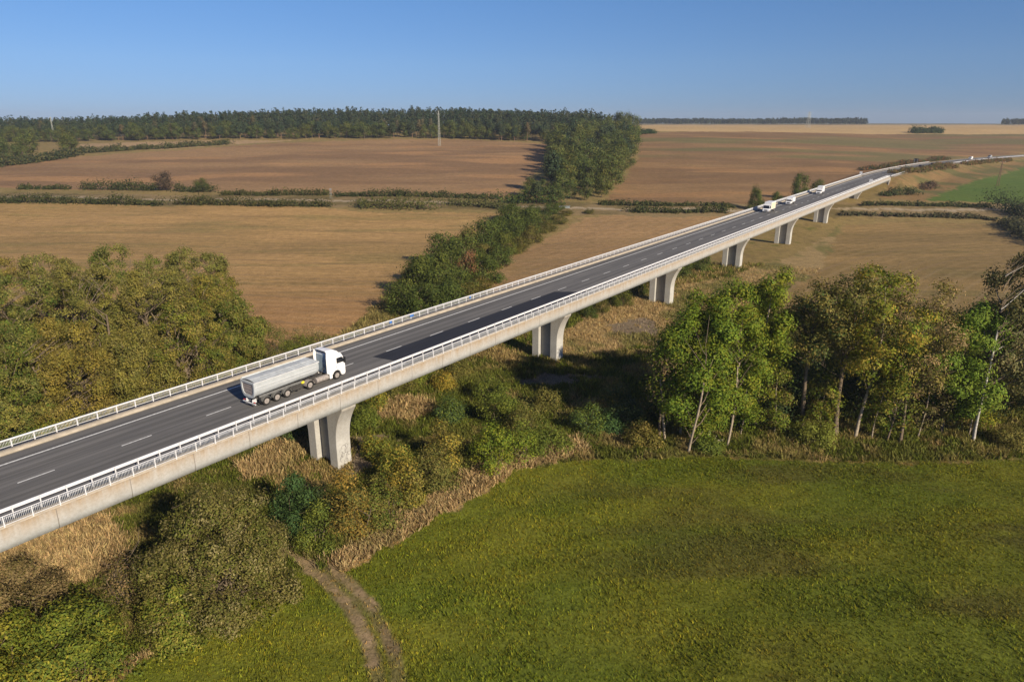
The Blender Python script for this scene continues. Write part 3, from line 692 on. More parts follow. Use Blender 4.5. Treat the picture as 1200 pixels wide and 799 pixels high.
# scrub along the edge of the meadow and under the viaduct
scrub = [(448, 610, 540, 28, OLIVE + GREEN), (476, 588, 524, 24, OLIVE + YELLOW), (508, 572, 505, 22, OLIVE), (470, 568, 505, 24, GREEN + YELLOW), (578, 550, 482, 26, ASH), (610, 535, 478, 24, GREEN + ASH), (640, 528, 488, 24, GREEN), (520, 545, 478, 22, YELLOW + OLIVE), (440, 535, 505, 16, YELLOW + GREEN),
         (752, 522, 492, 20, OLIVE), (690, 505, 468, 22, DARK + GREEN), (735, 500, 462, 22, DARK), (615, 510, 455, 20, OLIVE), (585, 500, 448, 22, GREEN), (528, 492, 455, 16, GREEN + DARK), (470, 460, 428, 18, OLIVE), (440, 478, 450, 16, GREEN + YELLOW), (490, 448, 420, 16, GREEN), (575, 470, 432, 18, GREEN), (430, 500, 475, 12, GREEN),
         (540, 440, 418, 14, OLIVE), (520, 455, 430, 12, YELLOW), (720, 475, 440, 18, DARK + OLIVE), (640, 480, 445, 16, OLIVE), (955, 520, 490, 24, [(.10, .12, .02), (.12, .13, .025)]), (1185, 522, 496, 20, OLIVE), (830, 527, 512, 14, GREEN), (715, 505, 480, 14, TEAL), (345, 515, 480, 14, DARK), (330, 420, 386, 26, OLIVE), (365, 410, 384, 22, OLIVE + TANLEAF), (350, 412, 396, 18, GREEN), (18, 520, 496, 30, GREEN), (60, 512, 486, 22, GREEN + YELLOW), (112, 500, 478, 18, GREEN)]
protos = {}
sl = {'OLIVE': 'olive', 'GREEN': 'green'}
for i, (px, py, yt, hw, cs) in enumerate(scrub):
    far = py < 425 and px < 400; near = px < 130
    lb = 'green bush among the weeds below the left railing, in front of the willows' if near else 'olive thicket bush at the stubble field corner behind the tipper cab' if far else ('low bush on the meadow margin under the tall tree row' if px > 770 else 'wild shrub in the scrub between the piers and the meadow')
    gp = 'bushes below the left railing' if near else 'bushes at the stubble field corner' if far else ('bushes under the meadow tree row' if px > 770 else 'shrubs in the scrub below the viaduct')
    px_plant('shrub', px, py, yt, hw * (.92 if not far else 1.1), lb, 'bush', gp, hs=(.72 if px < 770 else .6) if not far else 1., seed=330 + i, lobes=7, lr=.5, gain=1.6, cb=.02, env='dome', clumps=90, n=60, size=.27, cr=.62, tr=.08, cols=cs, fill=.36, limbs=.3, stems=4, nside=5, hmin=1.0)

# ------------------------------------------------------------------ middle distance: tree belt, hedges, wood, forest
def proto_set(kind, many, first, **kw): return [plant_mesh(first + 7 * i, **kw) for i in range(many)]
BUSHY = proto_set('b', 5, 500, lobes=9, gain=1.25, H=9, Rr=5.2, cb=.04, env='dome', clumps=110, n=46, size=.55, cr=1.1, tr=.22, cols=[(.062, .08, .016), (.082, .096, .018), (.048, .066, .014)], fill=.36, limbs=.3, stems=3, nside=5)
BUSHO = proto_set('o', 2, 550, lobes=9, gain=1.25, H=8, Rr=4.6, cb=.04, env='dome', clumps=100, n=46, size=.5, cr=1.0, tr=.2, cols=OLIVE, fill=.36, limbs=.3, stems=3, nside=5)
RUSTT = proto_set('r', 1, 560, lobes=9, gain=1.25, H=8, Rr=3.6, cb=.06, env='egg', clumps=80, n=46, size=.5, cr=.9, tr=.2, cols=RUST, fill=.36, limbs=.3, stems=2, nside=5)
YELT = proto_set('y', 1, 565, lobes=9, gain=1.25, H=8, Rr=3.4, cb=.06, env='egg', clumps=80, n=46, size=.5, cr=.9, tr=.2, cols=[(.15, .13, .035), (.12, .11, .03)], fill=.36, limbs=.3, stems=2, nside=5)
rng = R(77)
belt = [(478, 366, 0, 1.0), (500, 372, 1, 1.0), (527, 368, 2, .95), (548, 360, 5, .8), (490, 348, 3, 1.1), (515, 350, 4, 1.1), (540, 346, 0, 1.0), (562, 348, 6, .8), (500, 332, 1, 1.15), (522, 330, 2, 1.15), (548, 328, 7, 1.05), (567, 330, 3, .95), (520, 312, 4, 1.2), (545, 312, 0, 1.2), (568, 310, 8, 1.05), (585, 312, 1, .9), (548, 296, 5, 1.1), (570, 296, 2, 1.2), (592, 297, 3, 1.0), (608, 296, 6, .75), (585, 283, 4, 1.0), (605, 283, 0, 1.0), (622, 285, 5, .8), (603, 271, 1, 1.25), (622, 272, 2, 1.0), (640, 272, 6, .85), (598, 260, 3, 1.3), (618, 260, 4, 1.0), (637, 261, 0, .9), (655, 262, 5, .8), (625, 250, 1, .85), (645, 251, 2, .85), (664, 252, 6, .7), (655, 246, 3, .7), (690, 250, 6, .5)]
allb = BUSHY + BUSHO + RUSTT + YELT
for px, py, k, sc in belt:
    p = on_ground(px, py)
    lb = {7: 'reddish brown autumn tree in the middle of the tree belt beyond the viaduct', 8: 'yellowish tree in the tree belt beyond the viaduct'}.get(k, 'dark green bushy tree in the belt between the two stubble fields')
    plant('belt_tree', allb[k], p[0], p[1], lb, 'tree', 'trees of the belt between the stubble fields', rng.uniform(0, 6.28), sc * rng.uniform(.85, 1.05), sc * rng.uniform(.75, 1.05) * (.6 if py < 263 else 1))

def single(px, py, ytop, hw, mesh, H, Rr, name, label, cat, group=None):
    p = on_ground(px, py); r = ray(px, ytop); h = CAM_H + r[2] * p[1] / r[1] - p[2]
    depth = p[1] * math.cos(PITCH) + (CAM_H - p[2]) * math.sin(PITCH); w = hw * depth / F
    return plant(name, mesh, p[0], p[1], label, cat, group, rng.uniform(0, 6.28), w / Rr, h / H)
DARKRED = plant_mesh(570, lobes=9, gain=1.25, H=9, Rr=4.2, cb=.1, env='round', clumps=90, n=46, size=.55, cr=1.0, tr=.25, cols=[(.075, .05, .035), (.06, .045, .03), (.09, .06, .03)], fill=.38, limbs=.3, nside=5)
single(192, 223, 203, 10.5, DARKRED, 9, 4.2, 'round_tree', 'solitary dark brown round tree on the track verge', 'tree')
single(237, 223, 209, 8, BUSHY[1], 9, 5.2, 'small_tree', 'small pointed green tree right of the round brown tree', 'tree')
single(885, 246, 221, 8.5, BUSHY[2], 9, 5.2, 'small_tree', 'green tree behind the box truck beyond the far railing', 'tree')
single(936, 233, 205, 10, BUSHY[3], 9, 5.2, 'small_tree', 'largest dark green tree beyond the far railing, between the two vans', 'tree')
single(957, 228, 210, 8, BUSHY[0], 9, 5.2, 'small_tree', 'dark tree beyond the far railing directly left of the taller van', 'tree')
single(909, 240, 225, 7, BUSHY[4], 9, 5.2, 'small_tree', 'low dark bushy tree beyond the railing, between box truck and first van', 'tree')
single(820, 318, 292, 12, BUSHY[2], 9, 5.2, 'small_tree', 'green tree under the deck left of the fourth pier', 'tree')
single(795, 325, 300, 14, BUSHY[1], 9, 5.2, 'small_tree', 'green tree beyond the deck right of the third pier', 'tree')
single(728, 358, 338, 12, BUSHY[0], 9, 5.2, 'small_tree', 'very dark tree peeping out below the deck left of the third pier', 'tree')
for px, py, yt, hw, k in [(705, 366, 350, 10, 5), (745, 345, 330, 12, 3), (690, 372, 358, 9, 1), (765, 335, 318, 12, 6)]:
    single(px, py, yt, hw, allb[k], 9 if k < 5 else 8, 5.2 if k < 5 else 4.6, 'small_tree', 'green bush in the strip below the deck between second and fourth pier', 'bush', 'bushes below the deck')

def hedge(px_path, width, height, cols, label, seed, dens=1.0, size=.8):
    rg = R(seed); P = [on_ground(*q) for q in px_path]
    cs = []
    for a, b in zip(P[:-1], P[1:]):
        L = np.hypot(*(b - a)[:2]); m = max(3, int(L / .32 * dens))
        for f in rg.random(m):
            q = a + (b - a) * f
            cs.append((q[0] + rg.uniform(-.6, .6) * width, q[1] + rg.uniform(-.6, .6) * width))
    cs = np.array(cs); g = terr(cs[:, 0], cs[:, 1])
    big = .55 + .8 * vn(cs[:, 0] / 9, cs[:, 1] / 9, seed)
    z = g + height * big * rg.uniform(.15, .85, len(cs))
    cent = np.stack([cs[:, 0], cs[:, 1], z], 1); out = np.tile([0, -.5, .3], (len(cs), 1))
    c0 = P[0]
    V, col = leaves(cent - c0, out, 18, size * 1.25, rg, cols, 0, .8, height * .42 * np.clip(big, .5, 1.3))
    o = link('hedge', np_mesh('hedge', V, np.arange(len(V)).reshape(-1, 4), M_LEAF, col), None, c0)
    return tag(o, label, 'hedge', 'hedges along the field track')
HC = [(.046, .056, .016), (.058, .064, .018), (.036, .046, .013), (.075, .07, .022)]
hedge([(-60, 238), (0, 237.5), (60, 238), (130, 239), (190, 241)], 3, 3.4, HC, 'long low hedge on the near side of the field track, left part', 601)
hedge([(205, 240), (260, 240), (320, 242), (386, 242)], 3, 3.2, HC, 'dark low hedge on the near side of the track, right of the gap', 602)
hedge([(20, 222), (50, 222), (80, 222)], 2.5, 2.0, HC, 'short thin hedge tuft on the far side of the track near the left edge', 603)
hedge([(98, 222), (140, 222.5), (185, 224)], 4, 4.6, HC, 'thick hedge on the far side of the track left of the round brown tree', 604)
hedge([(205, 224), (230, 225), (252, 225)], 4, 3.4, HC, 'bushy hedge right of the round brown tree', 605)
hedge([(262, 229), (330, 229), (385, 229)], 3, 2.6, HC, 'thin hedge at the foot of the brown hill field', 606)
hedge([(420, 242), (455, 244), (510, 245)], 7, 4.6, [(.075, .085, .024), (.06, .075, .022), (.1, .1, .03)], 'wide low green hedge island in the dry verge above the stubble field', 607)
hedge([(395, 230), (470, 230), (540, 232), (585, 234)], 4, 2.6, HC, 'ragged hedge under the brown hill field left of the wood', 608)
hedge([(525, 240), (560, 242), (600, 246)], 5, 2.6, [(.12, .11, .035), (.09, .09, .03)], 'olive verge thicket left of the tree belt end', 609)
hedge([(705, 240), (740, 241), (800, 241), (860, 243)], 2.5, 1.6, HC, 'thin hedge right of the wood along the brown field', 610)
hedge([(735, 248.5), (790, 249.5), (850, 249.5)], 3, 2.2, HC, 'low hedge between the track and the deck railing', 611)
hedge([(985, 252), (1030, 253), (1090, 254), (1140, 256), (1165, 258)], 3, 1.7, [(.07, .065, .03), (.05, .055, .022), (.09, .07, .035)], 'dark hedge at the upper end of the right stubble field', 612)
hedge([(1010, 241), (1060, 241), (1110, 242), (1160, 243)], 2.5, 1.6, HC, 'hedge between the track and the green field', 613)
hedge([(1165, 244), (1185, 248), (1205, 255), (1240, 262)], 7, 6.5, [(.035, .05, .018), (.05, .06, .02)], 'tall dark hedge at the right edge beside the stubble field corner', 614, 1.6)
hedge([(1180, 262), (1200, 275), (1230, 290)], 6, 4, [(.07, .065, .03), (.06, .06, .025)], 'scrubby hedge running down the right stubble field edge', 615, 1.4)
hedge([(1036, 230), (1050, 228), (1072, 228)], 4, 2.6, HC, 'green thicket at the foot of the road embankment', 616)
hedge([(1080, 222), (1094, 219)], 4, 2.6, [(.1, .06, .035), (.07, .055, .03)], 'brownish thicket halfway up the embankment', 617)
hedge([(1048, 204), (1070, 201), (1100, 197), (1118, 195)], 6, 2.4, RUST + OLIVE, 'rusty thicket on the embankment below the far road', 618)
hedge([(1130, 193), (1160, 190), (1185, 188)], 4, 2.0, RUST + OLIVE, 'thin rusty thicket on the bank near the field pole', 619)
hedge([(1010, 200), (1040, 196.5), (1080, 190), (1110, 187)], 4, 2.4, RUST + DARK, 'dark bushes on the far side of the road bend', 620)
hedge([(1069, 156), (1085, 156), (1100, 156)], 9, 5.5, DARK, 'small dark copse on the ridge of the right brown field', 621, 1.5, 1.6)
hedge([(742, 158), (752, 157), (765, 156.5)], 8, 4, DARK, 'dark bush at the upper end of the wood by the pale field strip', 622, 1.4, 1.4)
hedge([(92, 180), (140, 177), (200, 174), (270, 169)], 6, 4.2, [(.06, .07, .025), (.045, .055, .02), (.09, .085, .03)], 'hedge along the upper left edge of the brown hill field', 623, .9, 1.3)
hedge([(-40, 200), (0, 195), (50, 189), (92, 182)], 8, 5.5, [(.05, .06, .022), (.04, .05, .02), (.1, .09, .03)], 'thick hedge below the dark trees at the far left', 624, 1.0, 1.3)
hedge([(590, 238), (620, 237), (650, 239)], 7, 6, DARK + GREEN, 'dark green thicket at the foot of the wood, left of the culvert', 625, 1.6)

def fit_px(region_px, n, seed, mind):
    rg = R(seed); P = poly(region_px); lo, hi = P.min(0), P.max(0); out = []
    for _ in range(30000):
        q = lo + (hi - lo) * rg.random(2)
        if not inside(P, np.array([q[0]]), np.array([q[1]]))[0]: continue
        if all((q[0] - a) ** 2 + (q[1] - b) ** 2 > mind ** 2 for a, b in out):
            out.append((q[0], q[1]))
            if len(out) >= n: break
    return out
BROAD = proto_set('w', 6, 640, lobes=9, lr=.42, gain=1.45, H=16, Rr=5.6, cb=.12, env='egg', clumps=90, n=26, size=.95, cr=1.35, tr=.3, cols=[(.055, .07, .018), (.068, .084, .02), (.044, .058, .016), (.085, .084, .022)], fill=.36, limbs=.25, nside=5)
PINE = proto_set('p', 6, 700, gain=1.2, H=19, Rr=4.4, cb=.26, env='egg', clumps=80, n=16, size=1.15, cr=1.15, tr=.26, cols=[(.034, .05, .024), (.045, .058, .026), (.028, .042, .022)], bark=M_REDBARK, fill=.45, limbs=.25, nside=5, leafmat=M_NEEDLE)
PINEB = proto_set('q', 2, 760, gain=1.3, H=20, Rr=3.4, cb=.45, env='pine', clumps=46, n=16, size=1.1, cr=1.1, tr=.26, cols=[(.075, .066, .034), (.06, .06, .03), (.09, .07, .04)], bark=M_REDBARK, fill=.45, limbs=.25, nside=5, leafmat=M_NEEDLE)
rng = R(81)
wood = fit_px([(598, 237), (640, 239.5), (702, 239), (718, 222), (738, 196), (742, 172), (742, 160), (700, 163), (655, 171), (648, 188), (643, 205), (641, 225)], 120, 82, 8.0)
for x, y in wood:
    m = BROAD[rng.integers(0, 6)] if rng.random() < .85 else PINE[rng.integers(0, 6)]
    small = y < on_ground(640, 229)[1]
    sc = (.62 if small else 1.0 + .25 * float(sstep(430, 650, y))) * rng.uniform(.85, 1.2)
    plant('wood_tree', m, x, y, 'green broadleaf or pine tree of the small wood right of the brown hill field', 'tree', 'trees of the small wood beside the hill field', rng.uniform(0, 6.28), sc, sc * rng.uniform(.9, 1.1))
dk = fit_px([(-110, 200), (-20, 192), (40, 186), (92, 179), (92, 174), (40, 176), (-110, 182)], 26, 83, 9)
for x, y in dk:
    plant('broadleaf_tree', BROAD[rng.integers(0, 6)], x, y, 'dark broadleaf tree in the cluster in front of the forest at the far left', 'tree', 'dark trees at the far left', rng.uniform(0, 6.28), rng.uniform(.9, 1.25))
edge = [(-60, 167), (0, 167), (90, 166), (200, 164.2), (340, 163.2), (430, 162.6), (530, 163), (600, 165.3), (660, 168)]
EW = np.array([on_ground(*q)[:2] for q in edge])
cum = np.concatenate([[0], np.cumsum(np.hypot(*np.diff(EW, axis=0).T))])
cnt = 0
for rowi in range(3):
    d = 2 + rng.random() * 3
    while d < cum[-1] and cnt < 292:
        x = np.interp(d, cum, EW[:, 0]) + rng.normal(0, 1.5); y = np.interp(d, cum, EW[:, 1]) + 4 + rowi * 11 + rng.normal(0, 3)
        q = rng.random(); lowl = rowi == 0 and q < .5
        m = BROAD[rng.integers(0, 6)] if lowl or q > .80 else (PINEB[rng.integers(0, 2)] if q > .72 else PINE[rng.integers(0, 6)])
        sc = rng.uniform(.62, .9) if lowl else rng.uniform(.85, 1.1)
        plant('forest_tree', m, x, y, 'dark tree at the front of the long forest along the horizon', 'tree', 'front trees of the forest along the horizon', rng.uniform(0, 6.28), sc, sc * rng.uniform(.92, 1.1))
        cnt += 1; d += rng.uniform(5.5, 9.5) * (1.25 if rowi else 1)

def wood_mass(name, X, Y, seed, H, cols, size=1.6, nl=70):
    rg = R(seed); n = len(X); g = terr(X, Y); hh = H * rg.uniform(.8, 1.15, n) * (.75 + .5 * vn(X / 60, Y / 60, seed))
    t = rg.random((n, nl)) ** .8; az = rg.uniform(0, 6.283, (n, nl)); rad = 4.2 * np.sqrt(np.clip(1.05 - t ** 2, .03, 1)) * rg.random((n, nl)) ** .5
    P = np.stack([X[:, None] + rad * np.cos(az), Y[:, None] + rad * np.sin(az), g[:, None] + hh[:, None] * (.25 + .75 * t)], -1).reshape(-1, 3)
    cols = np.asarray(cols); c = np.repeat(cols[rg.integers(0, len(cols), n)], nl, 0) * rg.uniform(.75, 1.3, (n * nl, 1))
    nr = rg.normal(0, 1, P.shape) + [0, -.4, .6]; nr /= np.linalg.norm(nr, axis=1)[:, None]
    a = np.cross(nr, rg.normal(0, 1, P.shape)); a /= np.linalg.norm(a, axis=1)[:, None]; b = np.cross(nr, a)
    s = size * rg.uniform(.6, 1.4, (len(P), 1))
    V = np.stack([P + a * s * .6, P + b * s * .4, P - a * s * .6, P - b * s * .4], 1).reshape(-1, 3)
    tag(link(name, np_mesh(name, V, np.arange(len(V)).reshape(-1, 4), M_NEEDLE, np.repeat(c, 4, 0))), kind='stuff')
rg = R(90); n = 2600
d = rg.uniform(-160, cum[-1] + 60, n); back = 40 + 330 * rg.random(n) ** 1.1
X = np.interp(d, cum, EW[:, 0]) + np.where(d < 0, d, 0) + np.where(d > cum[-1], d - cum[-1], 0); Y = np.interp(d, cum, EW[:, 1]) + back
wood_mass('forest', X, Y, 91, 20, [(.032, .048, .024), (.042, .055, .026), (.028, .042, .022), (.055, .058, .028)])
n = 1500; A = rg.uniform(.17, .46, n); A2 = np.where(rg.random(n) < .25, rg.uniform(.60, .75, n), A); Dd = rg.uniform(2150, 2420, n)
wood_mass('far_woods', np.sin(A2) * Dd, np.cos(A2) * Dd, 92, 15, [(.032, .044, .024), (.04, .05, .026)], 3.0, 34)

# ------------------------------------------------------------------ viaduct
BR = empty('viaduct', (NV[0] * PERP, NV[1] * PERP, 0), ROT, label='long pale concrete road viaduct on flared twin-column piers crossing the valley', cat='bridge')
RAILMAT = M_RAIL
S_BEG, S_END = -70.0, 456.0
def sarr(a, b, step=6.0): return np.unique(np.concatenate([np.arange(a, min(b, S0), step), np.arange(max(a, S0), b, 4.0), [b]]))

def sweep(name, prof, s, mat, parent=None, closed=True, dz=DECK, smooth=False):
    prof = np.array(prof, float); k = len(prof); n = len(s)
    x, y, _ = road_local(np.repeat(s, k), np.tile(prof[:, 0], n))
    V = np.stack([x, y, np.tile(prof[:, 1], n) + dz], 1)
    m = k if closed else k - 1
    i = np.arange(n - 1)[:, None] * k; j = np.arange(m)[None, :]; j2 = (j + 1) % k
    Fq = np.stack([i + j, i + j2, i + k + j2, i + k + j], -1).reshape(-1, 4)
    return link(name, np_mesh(name, V, Fq, mat, smooth=smooth), parent)

def boxes(name, cs, hx, hy, hz, mat, parent=None):
    """many equal upright bars of one railing; cs: centres (s, u, z)"""
    cs = np.asarray(cs, float); x, y, a = road_local(cs[:, 0], cs[:, 1])
    c = np.stack([x, y, cs[:, 2]], 1)
    sg = np.array([(-1, -1, -1), (1, -1, -1), (1, 1, -1), (-1, 1, -1), (-1, -1, 1), (1, -1, 1), (1, 1, 1), (-1, 1, 1)], float) * [hx, hy, hz]
    V = (c[:, None] + sg[None]).reshape(-1, 3)
    fq = np.array([(3, 2, 1, 0), (4, 5, 6, 7), (0, 1, 5, 4), (1, 2, 6, 5), (2, 3, 7, 6), (3, 0, 4, 7)])
    Fq = (np.arange(len(c))[:, None, None] * 8 + fq[None]).reshape(-1, 4)
    return link(name, np_mesh(name, V, Fq, mat), parent)

ss = sarr(S_BEG, S_END)
sweep('deck', [(7.75, .2), (7.75, -1.0), (7.62, -1.68), (7.2, -1.74), (4.5, -2.2), (3.9, -3.15), (-4.6, -3.15), (-5.2, -2.2), (-7.9, -1.74), (-8.32, -1.68), (-8.45, -1.0), (-8.45, .2), (-8.42, .206), (-8.42, -.04), (7.72, -.04), (7.72, .206)], ss, M_FASCIA, BR)
sweep('walkway', [(6.25, -.03), (6.25, .19), (7.715, .196), (7.715, -.03)], ss, M_SLAB, BR)
sweep('walkway', [(-8.415, -.03), (-8.415, .196), (-7.0, .19), (-7.0, -.03)], ss, M_SLAB, BR)

def posts(cs, hx, hy, hz, mat, parent):
    """the hundred posts nearest the photographer as objects of their own, the far rest as one"""
    vis = [c for c in cs if c[0] > 8][:100]; rest = [c for c in cs if c not in vis]
    me = None
    for s_, u_, z_ in vis:
        x, y, _ = road_local(s_, u_)
        if me is None: me = MB().box(-hx, hx, -hy, hy, -hz, hz).build('post', mat, parent, loc=(x, y, z_)).data
        else: link('post', me, parent, (x, y, z_))
    tag(boxes('posts', rest, hx, hy, hz, mat, parent), kind='stuff')

def railing(side, u, a, b):
    r = empty('railing', (0, 0, 0)); r.parent = BR
    s = sarr(a, b)
    z = DECK + .2
    if side > 0:
        sweep('handrail', [(u - .04, 1.10), (u + .04, 1.10), (u + .04, 1.16), (u - .04, 1.16)], s, RAILMAT, r)
        sweep('bottom_rail', [(u - .025, .33), (u + .025, .33), (u + .025, .38), (u - .025, .38)], s, RAILMAT, r)
        ps = np.arange(a + .5, b, 2.0); posts([(q, u, z + .46) for q in ps], .045, .04, .46, RAILMAT, r)
        bs = np.arange(a + .5, b, .125); boxes('balusters', [(q, u, z + .53) for q in bs], .012, .014, .37, M_GALV, r)
    else:
        sweep('handrail', [(u - .05, .92), (u + .05, .92), (u + .08, 1.0), (u + .05, 1.09), (u - .05, 1.09)], s, RAILMAT, r)
        sweep('bottom_rail', [(u - .025, .33), (u + .025, .33), (u + .025, .38), (u - .025, .38)], s, RAILMAT, r)
        ps = np.arange(a + .5, b, 2.0); posts([(q, u, z + .38) for q in ps], .05, .05, .38, RAILMAT, r)
        bs = np.arange(a + .5, b, .125); boxes('balusters', [(q, u, z + .42) for q in bs], .012, .014, .26, M_GALV, r)
railing(1, 7.5, S_BEG, S_END - 1)
railing(-1, -8.2, S_BEG, S_END + 2)
WB = [(-.04, .55), (.03, .58), (.03, .66), (-.03, .70), (.03, .74), (.03, .82), (-.04, .86), (-.09, .86), (-.09, .55)]
g = empty('guard_rail', (0, 0, 0)); g.parent = BR
sweep('beam', [(6.42 + u, z + .36) for u, z in WB], sarr(S_BEG, S_END), M_RAIL, g)
posts([(q, 6.5, DECK + .68) for q in np.arange(S_BEG + 1.5, S_END, 2.0)], .045, .045, .5, M_RAIL, g)
for s_, w_, m_ in ((71.9, .5, M_BLUE), (76.6, .8, M_BLUE), (91.5, .4, M_BLUE)):
    x, y, _ = road_local(s_, -8.08)
    MB().box(x - w_ / 2, x + w_ / 2, y - .02, y + .02, DECK + .58, DECK + .95).build('rail_panel', m_, BR)

UC = -.35
def pier_mesh(z0, top=-3.45):
    rings = [(z0, 2.8), (DECK - 9.2, 2.8)] + [(DECK + top - .45 - 5.2 * (1 - q), 2.8 + 1.6 * q ** 2.3) for q in np.linspace(.08, 1, 12)] + [(DECK + top - .2, 4.42), (DECK + top, 4.42)]
    rings = [q for i, q in enumerate(rings) if q[0] > z0 + .3 or i == 0]
    V = []
    for z, h in rings:
        V += [(-1.15, -(UC + h), z), (1.15, -(UC + h), z), (1.15, -(UC + 1.3), z), (.3, -(UC + 1.3), z), (.3, -(UC - 1.3), z), (1.15, -(UC - 1.3), z),
              (1.15, -(UC - h), z), (-1.15, -(UC - h), z), (-1.15, -(UC - 1.3), z), (-.3, -(UC - 1.3), z), (-.3, -(UC + 1.3), z), (-1.15, -(UC + 1.3), z)]
    n = len(rings)
    fs = [(i * 12 + j, i * 12 + (j + 1) % 12, i * 12 + 12 + (j + 1) % 12, i * 12 + 12 + j) for i in range(n - 1) for j in range(12)]
    fs += [tuple(range(12))[::-1], tuple((n - 1) * 12 + q for q in range(12))]
    m = MB(); m.add(V, fs); return m
for i, s_ in enumerate([1.5, 52.3, 105.2, 157.9, 211.0, 268.2, 328.2, 393.4]):
    X, Y = road_world(s_, UC); z0 = float(terr(X, Y)) - 1.2
    x, y, a = road_local(s_, 0)
    p = pier_mesh(z0).build('pier', M_PIER, BR, .06, (x, 0, 0), 1)
    b = MB()
    for q in (-3.0, 2.3): b.box(-.45, .45, -(q + .45), -(q - .45), DECK - 3.47, DECK - 3.13)
    b.build('bearing', M_CHASSIS, p)
    if i in (1, 2):
        rg = R(900 + i); gz = float(terr(X, Y)); gb = MB()
        for k in range(16 if i == 1 else 11):
            cx, cz = rg.uniform(-.85, .85), gz + rg.uniform(.5, 3.0); rr_ = rg.uniform(.15, .5); a0 = rg.uniform(0, 6.28); sp = rg.uniform(1.2, 4.5)
            pts = [(cx + rr_ * math.cos(a0 + sp * t), cz + rr_ * 1.5 * math.sin(a0 + sp * t)) for t in np.linspace(0, 1, 9)]
            pts = [(min(1.05, max(-1.05, q)), w) for q, w in pts]
            yy = -(UC + 2.8) - .012
            for (xa, za), (xb, zb) in zip(pts[:-1], pts[1:]):
                dx, dz = xb - xa, zb - za; L = math.hypot(dx, dz) + 1e-6; nx, nz = -dz / L * .026, dx / L * .026
                gb.add([(xa - nx, yy - k * .0004, za - nz), (xa + nx, yy - k * .0004, za + nz), (xb + nx, yy - k * .0004, zb + nz), (xb - nx, yy - k * .0004, zb - nz)], [(0, 1, 2, 3)])
        gb.build('graffiti', M_SPRAY if i == 1 else M_WHITE, p)
m = MB(); xa, _, _ = road_local(S_END + .02, 0)
m.box(xa, xa + 1.6, -7.3, 8.0, 2, DECK - .05); m.build('abutment', M_PIER, BR, .05)
m = MB(); m.prism([(xa - 4.5, 5), (xa + .0, 5), (xa + 3, DECK - 1.8), (xa + 3, DECK + .1), (xa + 1.7, DECK + .1), (xa - .2, DECK - 2.6)], -7.75, -7.32); m.build('wing_wall', M_PIER, BR)
m = MB(); m.prism([(xa - 4.5, 5), (xa + .0, 5), (xa + 3, DECK - 1.8), (xa + 3, DECK + .1), (xa + 1.7, DECK + .1), (xa - .2, DECK - 2.6)], 8.02, 8.45); m.build('wing_wall', M_PIER, BR)

# ------------------------------------------------------------------ road and markings
def road_obj(o): o.location = (NV[0] * PERP, NV[1] * PERP, 0); o.rotation_euler = (0, 0, ROT); return tag(o, kind='structure')
SE = 1350.0
sa = np.unique(np.concatenate([np.arange(S_BEG, S0, 10), np.arange(S0, SE, 6)]))
road_obj(sweep('road', [(6.25, 0), (-7.0, 0)], sa, M_ASPH, None, False))
road_obj(sweep('road_verge', [(8.8, -.12), (-9.5, -.12)], sa[sa > S_END + 2], M_SLAB, None, False))
def strip(a, b, u, w, z=.004, name='road_marking', mat=M_CHALK): return road_obj(sweep(name, [(u + w, z), (u - w, z)], sarr(a, b) if b - a > 12 else np.array([a, b]), mat, None, False))
strip(S_BEG, SE, -5.0, .13); strip(S_BEG, SE, 5.55, .13)
def sheet(name, quads, z, mat):
    V = []; 
    for q in quads:
        for s_, u_ in q:
            x, y, _ = road_local(s_, u_); V.append((float(x), float(y), DECK + z))
    return road_obj(link(name, np_mesh(name, np.array(V), np.arange(len(V)).reshape(-1, 4), mat)))
sheet('road_marking', [((18 + 9 * k, .09), (21 + 9 * k, .09), (21 + 9 * k, -.09), (18 + 9 * k, -.09)) for k in range(-9, 130)], .008, M_CHALK)
sheet('road_patch', [((60.3, .16), (61.2, 6.24), (110.8, 6.24), (106.5, .16))], .004, M_PATCH)

# guard rails beyond the viaduct
def far_guard(u, a, b, label):
    o = empty('guard_rail', (*[float(q) for q in road_world((a + b) / 2, u)], DECK), 0, label=label, cat='guard rail', group='guard rails beyond the viaduct')
    inv = Matrix.Rotation(-ROT, 4, 'Z')
    for nm, mk in (('beam', lambda: sweep('beam', [(u + q, z) for q, z in WB], sarr(a, b), M_RAIL)), ('posts', lambda: boxes('posts', [(q, u, DECK + .4) for q in np.arange(a, b, 4.0)], .06, .06, .42, M_GALV))):
        ob = mk(); M = Matrix.Translation((NV[0] * PERP - o.location.x, NV[1] * PERP - o.location.y, -DECK)) @ Matrix.Rotation(ROT, 4, 'Z')
        ob.data.transform(M); ob.parent = o
far_guard(-8.3, S_END + 4, 640, 'steel guard rail on the far left verge of the road bend')
far_guard(7.6, S_END + 3, 860, 'long steel guard rail on the embankment side of the road bend')

# ------------------------------------------------------------------ vehicles (x forward, y left, z up; origin on the road)
def on_road(name, s, u, flip=False, **kw):
    x, y = road_world(s, u); a = max(0., s - S0) / RC
    return empty(name, (float(x), float(y), DECK + .002), ROT - a + (math.pi if flip else 0), **kw)

